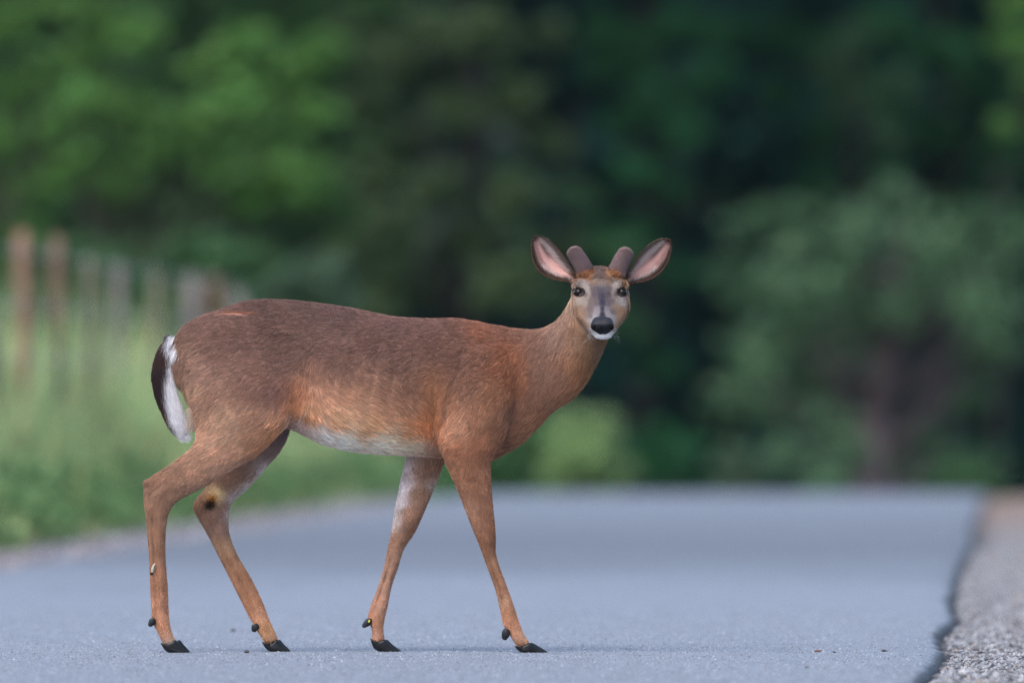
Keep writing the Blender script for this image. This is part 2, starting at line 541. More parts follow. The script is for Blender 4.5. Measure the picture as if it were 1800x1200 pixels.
def tree(label, Y, trunk_px, top, clumps_px, mat, leaf=0.085, trunk_r=0.16, density=1.0, fill=0, bark_m=None, spread=1.0, name='broadleaf_tree', overhead=True):
    """A tree whose trunk stands at trunk_px; clumps_px = (px, py, r_px) of the limbs' leaf masses; a rounded crown above closes the tree."""
    gz = float(drop(Y)) - 0.03
    bx = (trunk_px - 900) * Y / FPX
    root = empty(name, (bx, Y, gz))
    tag(root, label, 'tree', 'trees at the edge of the woods')
    s = Y / FPX
    cl = []
    for i, (px, py, r) in enumerate(clumps_px):
        c = at(px, py, Y + random.uniform(-1.8, 0.5))
        cl.append((c.x, c.y, c.z, r * s))
        for k in range(2):      # smaller sprays hanging about each mass
            a = random.uniform(0, 6.28)
            cl.append((c.x + math.cos(a) * r * s * .9, c.y + random.uniform(-.5, .5), c.z + math.sin(a) * r * s * .6, r * s * random.uniform(.35, .6)))
    if overhead:                # the rest of the crown above the picture
        w = (max(c[0] for c in cl) - min(c[0] for c in cl)) / 2 + 0.6
        cx = sum(c[0] for c in cl) / len(cl)
        for k in range(26):
            h = random.uniform(0, 1)
            ww = w * math.sqrt(max(0.05, 1 - h * h * .9))
            a = random.uniform(0, 6.28); rr = ww * math.sqrt(random.uniform(0, 1))
            cl.append((cx + math.cos(a) * rr, Y + math.sin(a) * rr * .8, 5.0 * top / 10 + h * top * .55, random.uniform(.5, .9)))
    limbs = []
    H = top * .8
    tp = [Vector((bx + .08 * math.sin(i * 1.7 + bx), Y + .06 * math.cos(i * 1.3), gz - .1 + (H + .1) * i / 8)) for i in range(9)]
    tr = [trunk_r * (1.25 if i == 0 else 1) * (1 - .085 * i) for i in range(9)]
    for c in cl[::2]:
        t = min(7, max(1, int((c[2] - gz) / H * 8 * .75)))
        p0 = tp[t]; p3 = Vector(c[:3])
        p1 = p0.lerp(p3, .35) + Vector((0, 0, .12)); p2 = p0.lerp(p3, .7) + Vector((0, 0, .1))
        r0 = tr[t] * .2
        limbs.append(([p0, p1, p2, p3], [r0, r0 * .75, r0 * .45, r0 * .15]))
    tube_obj('trunk', [(tp, tr)], bark_m or bark, root, 14)
    tube_obj('limbs', limbs, bark_m or bark, root, 6)
    leaves('crown', cl, leaf, mat, root, density)
    return root


def woods():
    tree('bright green broadleaf tree with sunlit sprays behind the leaning fence post', 141, 150, 4.4,
         [(430, 85, 55), (490, 130, 62), (410, 190, 62), (330, 225, 60), (275, 265, 42), (560, 95, 50), (470, 240, 50), (540, 190, 45), (385, 290, 45), (360, 120, 40), (505, 300, 60), (540, 350, 50), (430, 350, 40), (150, 20, 50), (140, 100, 45), (160, 180, 45), (165, 260, 40), (250, 60, 45), (240, 190, 45), (110, 300, 40), (215, 330, 45)], M_bright, density=.9, overhead=False, trunk_r=.13)
    tree('broadleaf tree with yellow green sprays at the left frame edge', 146, -70, 9,
         [(100, 125, 45), (30, 40, 55), (175, 175, 50), (200, 60, 40), (20, 160, 50), (-40, 240, 60), (90, 230, 40), (60, 330, 50), (30, 420, 55), (-20, 490, 50)], M_bright, density=.65, trunk_r=.12)
    tree('shaded green tree filling the gap behind the two bright left trees', 158, 185, 11,
         [(px + (py * 7) % 50, py, 65) for px in range(-60, 640, 95) for py in (20, 110, 200, 290, 380, 470, 560)], M_mid, density=.8, bark_m=bark_dark)
    tree('dark olive cedar with drooping layered boughs behind the back of the deer', 150, 830, 12,
         [(640, 190, 50), (700, 110, 60), (770, 50, 55), (850, 75, 60), (730, 250, 55), (650, 320, 50), (800, 190, 55), (905, 170, 55), (770, 330, 55), (690, 410, 60), (830, 420, 60), (905, 340, 50), (960, 250, 45), (620, 455, 50), (750, 500, 60), (890, 500, 60), (985, 440, 45), (610, 60, 50), (660, 530, 50), (960, 60, 40)], M_olive, leaf=.06, density=1.0, name='cedar_tree', bark_m=bark_dark)
    tree('deep green tree with wide fans of leaves above the right ear of the deer', 160, 1130, 12,
         [(1050, 50, 45), (1130, 85, 60), (1215, 50, 45), (1060, 120, 45), (1150, 165, 50), (1255, 130, 45), (1090, 215, 40), (1200, 225, 45), (1290, 60, 40), (1120, 300, 40), (1190, 330, 30), (1130, 400, 35), (1060, 420, 40), (1180, 480, 40), (1080, 560, 45), (1150, 640, 40)], M_deep, density=.85, bark_m=bark_dark, trunk_r=.1)
    tree('tall dark green tree overhanging the small trunked tree on the right', 167, 1660, 12,
         [(1370, 60, 45), (1460, 105, 50), (1560, 50, 55), (1560, 175, 55), (1500, 165, 45), (1650, 90, 55), (1720, 160, 50), (1790, 60, 50), (1650, 240, 55), (1760, 280, 50), (1460, 230, 45), (1380, 170, 40), (1440, 320, 45), (1540, 300, 50), (1790, 400, 50), (1700, 350, 50)], M_deep, density=.9, bark_m=bark_dark)
    tree('yellow green sapling crown at the top right corner of the woods', 150, 1850, 8,
         [(1800, 75, 42), (1815, 150, 40), (1790, 10, 38), (1770, 220, 30)], M_bright, density=.4, trunk_r=.08, overhead=False)
    tree('slim pale leaved tree standing amid the tall dark tree on the right', 158, 1500, 9,
         [(1470, 110, 45), (1530, 170, 50), (1590, 150, 45), (1500, 60, 40), (1560, 230, 35)], M_pale, density=.25, trunk_r=.07, overhead=False, bark_m=bark_dark)
    tree('grey green understorey tree just left of the dark gap behind the head', 152, 1000, 8,
         [(1040, 560, 45), (980, 520, 45), (930, 420, 50), (1020, 350, 40), (1090, 450, 40), (1110, 560, 35), (860, 300, 40)], M_mid, density=.3, trunk_r=.07, overhead=False, bark_m=bark_dark)
    tree('pale green tree with a thick brown trunk at the right of the road', 136, 1545, 5,
         [(1560, 420, 48), (1500, 480, 62), (1425, 500, 52), (1350, 600, 45), (1400, 440, 45), (1650, 470, 60), (1590, 540, 50), (1720, 550, 55), (1420, 660, 50), (1450, 740, 45), (1680, 440, 45), (1780, 500, 45), (1385, 790, 36), (1340, 500, 36), (1760, 620, 40), (1460, 590, 50), (1530, 560, 50), (1620, 430, 50), (1500, 400, 45), (1380, 540, 50), (1290, 690, 40), (1320, 650, 40), (1790, 430, 50), (1850, 560, 50), (1570, 350, 45), (1700, 700, 40), (1640, 760, 35), (1480, 800, 45), (1440, 840, 40), (1370, 700, 40), (1740, 620, 45)], M_pale, density=.55, trunk_r=.26, bark_m=bark_grey, overhead=False)
    tree('loose green understorey tree filling in behind the thick brown trunk', 148, 1760, 7,
         [(px + (py * 3) % 60, py, 60) for px in range(1290, 1820, 110) for py in (390, 500, 610, 720, 820) if not (1560 < px + (py * 3) % 60 < 1790 and 560 < py < 780)], M_under, density=.2, trunk_r=.07, overhead=False, bark_m=bark_dark)
    # deep woods that read as one mass
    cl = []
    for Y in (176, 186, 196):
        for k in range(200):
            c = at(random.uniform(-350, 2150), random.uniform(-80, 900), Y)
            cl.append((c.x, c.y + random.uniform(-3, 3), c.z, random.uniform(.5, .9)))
    # unseen canopy above them, added to block the sky and darken the gaps
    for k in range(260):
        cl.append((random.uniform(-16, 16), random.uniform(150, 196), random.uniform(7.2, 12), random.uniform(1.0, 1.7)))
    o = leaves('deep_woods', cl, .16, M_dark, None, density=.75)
    tag(o, 'dark depth of the woods behind all the nearer trees', 'woods', kind='stuff')


woods()


def bush(label, px, py, Y, rx, rz, mat, leaf=.05, density=1.0, n=26, group=None):
    """round bush: centre of its visible dome at (px, py), semi-axes in photo pixels"""
    s = Y / FPX
    gz = float(drop(Y)) - .03
    c = at(px, py, Y)
    root = empty('bush', (c.x, Y, gz))
    tag(root, label, 'bush', group)
    cl = []
    for k in range(n):
        d = Vector((random.gauss(0, 1), random.gauss(0, 1), random.gauss(0, 1))).normalized() * random.uniform(.3, .85)
        cl.append((c.x + d.x * rx * s, Y + d.y * rx * s * .8, c.z + d.z * rz * s, random.uniform(.24, .38) * min(rx, rz) * s))
    # foliage down to the ground
    zlow = c.z - rz * s * .5
    k = 0
    while zlow > gz and k < 10:
        for j in range(4):
            cl.append((c.x + random.uniform(-.7, .7) * rx * s, Y + random.uniform(-.4, .4) * rx * s, zlow, .38 * min(rx, rz) * s))
        zlow -= .3; k += 1
    st = []
    for k in range(7):
        q = cl[k * 3]
        st.append(([Vector((c.x + random.uniform(-.08, .08), Y, gz - .05)), Vector(q[:3]).lerp(Vector((c.x, Y, gz)), .5), Vector(q[:3])], [.022, .014, .005]))
    tube_obj('stem', st, bark, root, 6)
    leaves('foliage', cl, leaf, mat, root, density, up=.8)
    return root


bush('bright yellow green rounded bush beyond the chest of the deer', 1010, 800, 140, 105, 92, M_bush, density=1.0, n=60, group='bushes beyond the crest')
bush('grey green tall bush rising behind the rump of the deer', 540, 520, 119, 95, 90, M_grey, n=50, group='bushes beyond the crest')
bush('broad green shrub right behind the row of fence posts', 150, 500, 122, 150, 110, M_mid, n=60, group='bushes beyond the crest')
bush('green shrub between the fence posts and the grey green bush', 360, 500, 124, 110, 95, M_mid, n=50, group='bushes beyond the crest')
bush('small pale grey green bush just left of the trunked tree', 1300, 825, 132, 45, 55, M_grey, n=30, group='bushes beyond the crest')
bush('low green bush between the tree trunk and the right frame edge', 1700, 850, 130, 70, 45, M_mid, n=30, group='bushes beyond the crest')
bush('dark green bush in the shade between the bright bush and the pale bush', 1170, 800, 150, 70, 75, M_deep, n=34, group='bushes beyond the crest')
bush('fresh green bush behind the belly of the deer', 660, 770, 126, 130, 85, M_lush, n=50, group='bushes beyond the crest')
bush('fresh green bush behind the fore legs of the deer', 850, 790, 134, 120, 95, M_lush, n=50, group='bushes beyond the crest')


# ------------------------------------------------------------------ tall grass
def grass():
    n = 52000
    Y = rng.uniform(58, 128, n)
    L = 4.50 + np.abs(rng.normal(0, 1, n)) * 1.0 + rng.uniform(0, 2.2, n) * (rng.uniform(0, 1, n) < .6)
    low = rng.uniform(0, 1, n) < np.clip(1.4 - (L - 4.50) * 2.2, 0, 1)
    X = RX * Y - RO - L
    gz = -0.03 + drop(Y) + 0.25 * np.clip((L - 4.68) / 1.5, 0, 1)
    lump = np.array([noise.noise(Vector((x * 1.5, y * .34, 3))) for x, y in zip(X, Y)])
    h = (0.53 + .34 * lump + rng.uniform(-.12, .1, n) + rng.exponential(.14, n)) * np.where(low, .45, 1.0) * np.clip(.22 + (L - 4.38) * .8, .15, 1)
    h = np.clip(h, .08, 1.3)
    a = rng.uniform(0, 2 * np.pi, n)
    lean = h * rng.uniform(.05, .45, n)
    dx, dy = np.cos(a) * lean, np.sin(a) * lean
    wx, wy = -np.sin(a), np.cos(a)
    w = rng.uniform(.005, .013, n)
    P0 = np.stack([X, Y, gz - .02], 1)
    P1 = np.stack([X + dx * .3, Y + dy * .3, gz + h * .55], 1)
    P2 = np.stack([X + dx, Y + dy, gz + h], 1)
    W = np.stack([wx * w, wy * w, np.zeros(n)], 1)
    V = np.stack([P0 - W, P0 + W, P1 + W, P1 - W, P2 + W * .15, P2 - W * .15], 1).reshape(-1, 3)
    i = (np.arange(n) * 6)[:, None]
    F = np.concatenate([i + np.array([[0, 1, 2, 3]]), i + np.array([[3, 2, 4, 5]])], 0)
    m = leaf_material('grass_blade', (0.27, 0.37, 0.17), transl=.35, rough=.6)
    o = mesh_np('grass', V, F, m, smooth=False)
    t = rng.uniform(.65, 1.3, (n, 1)) * (1 + .6 * lump[:, None]) * np.array([[1, 1, 1]])
    dry = rng.uniform(0, 1, n) < .10
    t = np.where(dry[:, None], t * np.array([[1.9, 1.15, 1.1]]), t)
    set_color(o.data, 'tint', np.repeat(t, 6, 0))
    tag(o, 'tall soft green grass on the bank along the left road side', 'grass', kind='stuff')
    # short grass on the far right verge
    n = 9000
    Y = rng.uniform(84, 128, n); L = -1.25 - rng.uniform(0, 1, n) * 4
    X = RX * Y - RO - L; gz = -0.03 + drop(Y); h = rng.uniform(.05, .2, n)
    a = rng.uniform(0, 6.28, n)
    P0 = np.stack([X, Y, gz], 1); P2 = np.stack([X + np.cos(a) * h * .3, Y + np.sin(a) * h * .3, gz + h], 1)
    W = np.stack([-np.sin(a), np.cos(a), 0 * a], 1) * .008
    V = np.stack([P0 - W, P0 + W, P2 + W * .2, P2 - W * .2], 1).reshape(-1, 3)
    F = np.arange(n * 4).reshape(n, 4)
    o = mesh_np('grass', V, F, m, smooth=False)
    set_color(o.data, 'tint', np.repeat(rng.uniform(.6, 1.1, (n, 3)), 4, 0))
    tag(o, 'short grass on the verge at the far right of the road', 'grass', kind='stuff')


grass()


def weeds():
    cl = []
    for k in range(210):
        Y = random.uniform(58, 112); L = 4.5 + abs(random.gauss(0, .55))
        if L > 6.5: continue
        r = random.uniform(.08, .26)
        cl.append((RX * Y - RO - L, Y, -.03 + .12 * max(0, L - 4.6) + random.uniform(.02, .45) * min(1, (L - 4.2)), r))
    o = leaves('weeds', cl, .028, leaf_material('weed_leaf', (0.14, 0.25, 0.10)), None, density=.4)
    tag(o, 'broad leaved weeds at the foot of the tall grass', 'weeds', kind='stuff')


weeds()

# ------------------------------------------------------------------ fence
wood_rust = plain('post_reddish_wood', (0.20, 0.115, 0.08), rough=.85, var=.25, scale=9, bump=.4)
wood_grey = plain('post_grey_wood', (0.17, 0.145, 0.14), rough=.85, var=.25, scale=9, bump=.4)
wood_olive = plain('post_mossy_wood', (0.12, 0.115, 0.08), rough=.85, var=.25, scale=9, bump=.4)
wood_brown = plain('post_brown_wood', (0.14, 0.085, 0.06), rough=.85, var=.25, scale=9, bump=.4)
wood_dark = plain('post_dark_wood', (0.035, 0.028, 0.03), rough=.85, var=.25, scale=9, bump=.4)
wire_m = plain('wire_galvanised', (0.42, 0.44, 0.44), rough=.5, spec=.5)


def fence_post(label, Y, top, r, mat, lean, dark_from=None, lat=5.57):
    x = RX * Y - lat
    top -= .045
    gz = -.03 + .1
    root = empty('fence_post', (x, Y, gz))
    tag(root, label, 'fence post', 'wooden posts of the wire fence')
    pts, rad = [], []
    for i in range(9):
        t = i / 8
        z = gz - .1 + (top - gz + .1) * t
        pts.append(Vector((x + lean * (t - 1), Y, z)))
        rad.append(r * (1 + .05 * math.sin(i * 2.1)))
    if dark_from is None:
        tube_obj('shaft', [(pts, rad)], mat, root, 12)
    else:
        tube_obj('shaft', [(pts[dark_from:], rad[dark_from:])], mat, root, 12)
        lo = tube_obj('butt', [(pts[:dark_from + 1], [q * .92 for q in rad[:dark_from + 1]])], wood_dark, root, 12)
        lo['label'] = 'dark rotten lower half of the post'
    # chamfered top
    p = pts[-1]
    tube_obj('post_top', [([p, p + Vector((0, 0, .012)), p + Vector((0, 0, .022))], [r * 1.0, r * .85, r * .5])], mat, root, 12)
    for z in (top - .06, top - .36, top - .66):
        st = tube_obj('staple', [([Vector((x - .012, Y - r * 1.02, z)), Vector((x, Y - r * 1.02 - .012, z)), Vector((x + .012, Y - r * 1.02, z))], [.003] * 3)], wire_m, root, 6)
    return Vector((x, Y - r, top))


POSTS = [('reddish brown round post leaning at the far left of the fence', 79.7, 1.66, .045, wood_rust, -.045, None),
         ('rust brown post with a dark lower half, second along the fence', 82.6, 1.665, .040, wood_brown, -.02, 5),
         ('mossy olive post standing between the half dark post and a thin grey one', 85.6, 1.58, .037, wood_olive, 0, None),
         ('thin grey brown post, fourth along the fence', 88.3, 1.56, .034, wood_grey, .015, None),
         ('olive grey post, fifth along the fence, left of the pale thick post', 92.2, 1.54, .036, wood_olive, 0, None),
         ('pale thick grey post just above the tail of the deer', 96.1, 1.56, .055, wood_grey, 0, None),
         ('brown post right behind the pale thick post above the rump', 98.9, 1.58, .042, wood_brown, .01, None),
         ('short pale post last in view before the rump of the deer hides the fence', 101.8, 1.51, .042, wood_grey, 0, None),
         ('weathered post at the left frame edge with its top out of line', 77.4, 1.2, .04, wood_olive, 0, None)]
tops = [fence_post(*p) for p in POSTS]
tops = sorted(tops, key=lambda v: v.y)
first = tops[0]
line = [Vector((first.x - 3.2 * RX - .02, first.y - 3.2, 1.62))] + tops
for k, dz in enumerate((.06, .36, .66)):
    pts, rad = [], []
    for a, b in zip(line[:-1], line[1:]):
        for j in range(6):
            t = j / 6
            q = a.lerp(b, t)
            q.z = 1.60 - dz - .03 * 4 * t * (1 - t)
            pts.append(q); rad.append(.005)
    pts.append(Vector((line[-1].x, line[-1].y, 1.55 - dz))); rad.append(.005)
    w = tube_obj('fence_wire', [(pts, rad)], wire_m, None, 6)
    tag(w, ['top wire strung along the fence posts', 'middle wire strung along the fence posts', 'lowest wire of the fence, half hidden by the grass'][k], 'wire', 'wires of the fence')

# ------------------------------------------------------------------ haze
def haze():
    V = [(x, y, z) for x in (-70, 70) for y in (-5, 205) for z in (-8, 30)]
    F = [(0, 1, 3, 2), (4, 6, 7, 5), (0, 4, 5, 1), (2, 3, 7, 6), (0, 2, 6, 4), (1, 5, 7, 3)]
    me = bpy.data.meshes.new('haze'); me.from_pydata(V, [], F)
    m = bpy.data.materials.new('haze'); m.use_nodes = True
    nt = m.node_tree; nt.nodes.clear()
    out = nt.nodes.new('ShaderNodeOutputMaterial'); v = nt.nodes.new('ShaderNodeVolumePrincipled')
    v.inputs['Color'].default_value = (.78, .90, .97, 1); v.inputs['Density'].default_value = 0.00006; v.inputs['Anisotropy'].default_value = 0.3
    nt.links.new(v.outputs[0], out.inputs['Volume'])
    me.materials.append(m)
    o = link(bpy.data.objects.new('haze', me))
    tag(o, 'thin blue air between the road and the woods', 'haze', kind='stuff')


haze()

# ------------------------------------------------------------------ the deer
# Body measured in units of 1.524 mm: (x, z) are given as (px, py) of the broadside view, depth y in the same unit (minus = towards the road side it is seen from)
S = 0.001524
DY = 38.1
GZ = 1145.3


def W(p):
    """(px, depth, py) -> world"""
    p = np.asarray(p, dtype=float)
    return np.stack([(p[..., 0] - 900) * S, DY + p[..., 1] * S, (GZ - p[..., 2]) * S], -1)


def catmull(rows, sub):
    rows = np.asarray(rows, dtype=float)
    out = []
    n = len(rows)
    for i in range(n - 1):
        p0 = rows[max(i - 1, 0)]; p1 = rows[i]; p2 = rows[i + 1]; p3 = rows[min(i + 2, n - 1)]
        for j in range(sub):
            t = j / sub
            out.append(0.5 * ((2 * p1) + (-p0 + p2) * t + (2 * p0 - 5 * p1 + 4 * p2 - p3) * t * t + (-p0 + 3 * p1 - 3 * p2 + p3) * t ** 3))
    out.append(rows[-1])
    return np.array(out)


def loft(secs, inset=0.0, sub=4, n=28, ex=2.0, cap=0.5):
    """secs rows: ax, az, bx, bz, yc, ry. Returns verts (px,y,py), faces"""
    R = catmull(secs, sub)
    A = R[:, [0, 1]]; B = R[:, [2, 3]]
    C = (A + B) / 2; H = (A - B) / 2
    ln = np.linalg.norm(H, axis=1)[:, None]
    H = H * np.maximum(ln - inset, 2) / ln
    rows = []
    for k in range(len(R)):
        rows.append((C[k], H[k], R[k, 4], max(R[k, 5] - inset, 2), 1.0))
    def endcap(a, b):
        d = (a[0] - b[0]); L = np.linalg.norm(d) + 1e-6; d = d / L
        r = min(np.linalg.norm(a[1]), a[3]) * cap
        return [(a[0] + d * r * math.sin(t), a[1] * math.cos(t), a[2], a[3] * math.cos(t), 1) for t in (0.5, 0.95, 1.35)]
    rows = endcap(rows[0], rows[1])[::-1] + rows + endcap(rows[-1], rows[-2])
    V = []
    for c, h, yc, ry, _ in rows:
        for k in range(n):
            t = 2 * math.pi * k / n
            cs, sn = math.cos(t), math.sin(t)
            u = math.copysign(abs(cs) ** (2 / ex), cs); v = math.copysign(abs(sn) ** (2 / ex), sn)
            V.append((c[0] + h[0] * u, yc + ry * v, c[1] + h[1] * u))
    F = []
    m = len(rows)
    for i in range(m - 1):
        for k in range(n):
            F.append((i * n + k, i * n + (k + 1) % n, (i + 1) * n + (k + 1) % n, (i + 1) * n + k))
    F.append(tuple(range(n))[::-1]); F.append(tuple((m - 1) * n + k for k in range(n)))
    return V, F


YN = -168.0     # depth of the nose tip (the head is turned towards the viewer)
HD = [  # depth, cx, cz, half width, half height, top narrowing
    (0, 1058, 577, 12, 8, .0), (4, 1058, 576, 19, 14, .0), (12, 1058, 575, 24, 18, .05), (28, 1058, 573, 27, 21, .2), (45, 1058, 570, 28.5, 24, .32),
    (62, 1057.5, 564, 32, 29, .42), (78, 1057, 557, 36.5, 34, .46), (93, 1056.5, 549, 41.5, 39, .42), (106, 1056, 541, 46, 43.5, .30),
    (118, 1055.5, 533, 49, 49, .14), (130, 1055, 527, 50, 52, .05), (142, 1055, 522, 49, 53, .05), (156, 1054, 520, 46, 50, .05), (172, 1052, 522, 41, 45, 0), (190, 1047, 526, 34, 38, 0)]


def head_loft():
    R = catmull(HD, 4)
    n = 40
    V, F = [], []
    for d, cx, cz, hw, hh, nar in R:
        for k in range(n):
            t = 2 * math.pi * k / n
            u, v = math.cos(t), math.sin(t)
            u = math.copysign(abs(u) ** .92, u); v = math.copysign(abs(v) ** .92, v)
            f = 1 - nar * max(0, v) ** 1.2 - .10 * max(0, -v) ** 2
            V.append((cx + hw * u * f, YN + d, cz - hh * v))
    m = len(R)
    for i in range(m - 1):
        for k in range(n):
            F.append((i * n + k, i * n + (k + 1) % n, (i + 1) * n + (k + 1) % n, (i + 1) * n + k))
    F.append(tuple(range(n))[::-1]); F.append(tuple((m - 1) * n + k for k in range(n)))
    return V, F


def ellipsoid(cx, y, cz, rx, ry, rz, rot=0.0, n=20, m=12):
    V, F = [], []
    c, s = math.cos(rot), math.sin(rot)
    for i in range(m + 1):
        ph = math.pi * i / m
        for k in range(n):
            t = 2 * math.pi * k / n
            a, b, e = rx * math.sin(ph) * math.cos(t), ry * math.sin(ph) * math.sin(t), rz * math.cos(ph)
            V.append((cx + a * c - e * s, y + b, cz + a * s + e * c))
    for i in range(m):
        for k in range(n):
            F.append((i * n + k, i * n + (k + 1) % n, (i + 1) * n + (k + 1) % n, (i + 1) * n + k))
    return V, F


TORSO = [(308, 592, 322, 690, 0, 34), (322, 571, 342, 728, 0, 52), (350, 554, 372, 748, 0, 64), (390, 540, 405, 752, 0, 72), (440, 525, 452, 752, 0, 76),
         (500, 524, 507, 755, 0, 82), (560, 530, 562, 781, 0, 90), (620, 539, 620, 796, 0, 94), (690, 553, 690, 802, 0, 92), (750, 557, 750, 805, 0, 85),
         (805, 557, 808, 810, 0, 74), (860, 567, 862, 812, 0, 64), (893, 572, 905, 790, 0, 56)]
NECK = [(840, 562, 850, 812, 0, 60), (880, 571, 888, 800, 0, 58), (905, 574, 918, 782, 0, 54), (932, 576, 948, 752, -2, 48), (955, 573, 975, 724, -5, 44), (975, 562, 1007, 703, -9, 41), (988, 548, 1032, 674, -14, 39), (997, 533, 1052, 638, -20, 38),
        (1003, 518, 1066, 607, -26, 37), (1010, 502, 1078, 580, -32, 36), (1020, 490, 1085, 560, -40, 34)]
NEAR_HIND = [(330, 610, 520, 600, -38, 36), (326, 660, 525, 660, -44, 42), (334, 705, 522, 700, -48, 44), (343, 738, 515, 735, -50, 42), (345, 765, 497, 758, -52, 36),
             (336, 786, 457, 797, -53, 29), (306, 811, 406, 828, -54, 23), (276, 830, 362, 856, -54, 19), (256, 846, 320, 878, -54, 17), (252, 868, 303, 896, -54, 15),
             (257, 920, 295, 925, -54, 13), (262, 980, 294, 980, -54, 12), (264, 1035, 298, 1033, -54, 12), (266, 1068, 299, 1066, -54, 12.5), (267, 1088, 300, 1084, -54, 13),
             (276, 1108, 303, 1103, -54, 13), (283, 1123, 309, 1118, -54, 13), (289, 1133, 314, 1127, -54, 12)]
FAR_HIND = [(400, 620, 520, 620, 38, 36), (400, 700, 520, 700, 46, 42), (398, 745, 514, 740, 48, 42), (396, 790, 497, 785, 50, 30), (382, 830, 468, 822, 52, 23),
            (354, 862, 437, 858, 52, 19), (337, 886, 409, 884, 52, 17), (343, 906, 403, 910, 52, 15), (362, 940, 404, 938, 52, 13), (381, 977, 418, 975, 52, 12),
            (403, 1020, 442, 1016, 52, 12), (423, 1060, 461, 1055, 52, 12.5), (436, 1086, 471, 1081, 52, 13), (449, 1108, 480, 1102, 52, 13), (461, 1128, 489, 1122, 52, 12)]
NEAR_FORE = [(800, 620, 895, 615, -40, 26), (782, 680, 905, 672, -48, 34), (772, 735, 900, 730, -52, 37), (770, 775, 884, 780, -52, 35), (780, 806, 866, 812, -50, 28), (795, 843, 865, 843, -48, 22),
             (812, 885, 868, 885, -46, 18), (828, 926, 872, 926, -45, 17), (838, 950, 873, 950, -45, 16), (845, 968, 873, 968, -45, 14), (854, 993, 878, 990, -44, 12), (868, 1032, 893, 1030, -44, 11),
             (877, 1068, 905, 1064, -44, 12), (884, 1098, 915, 1094, -44, 12.5), (896, 1117, 922, 1112, -44, 12.5), (905, 1132, 931, 1126, -44, 12)]
FAR_FORE = [(740, 700, 850, 700, 44, 34), (722, 770, 820, 770, 48, 32), (712, 806, 784, 812, 48, 26), (702, 846, 770, 846, 47, 21), (693, 889, 749, 896, 46, 18), (686, 932, 731, 935, 45, 17),
            (680, 962, 711, 966, 45, 15), (673, 996, 701, 998, 44, 12), (663, 1030, 690, 1030, 44, 11), (650, 1064, 683, 1064, 44, 12), (645, 1086, 678, 1085, 44, 12.5), (652, 1108, 675, 1105, 44, 12.5), (652, 1126, 677, 1122, 44, 12)]


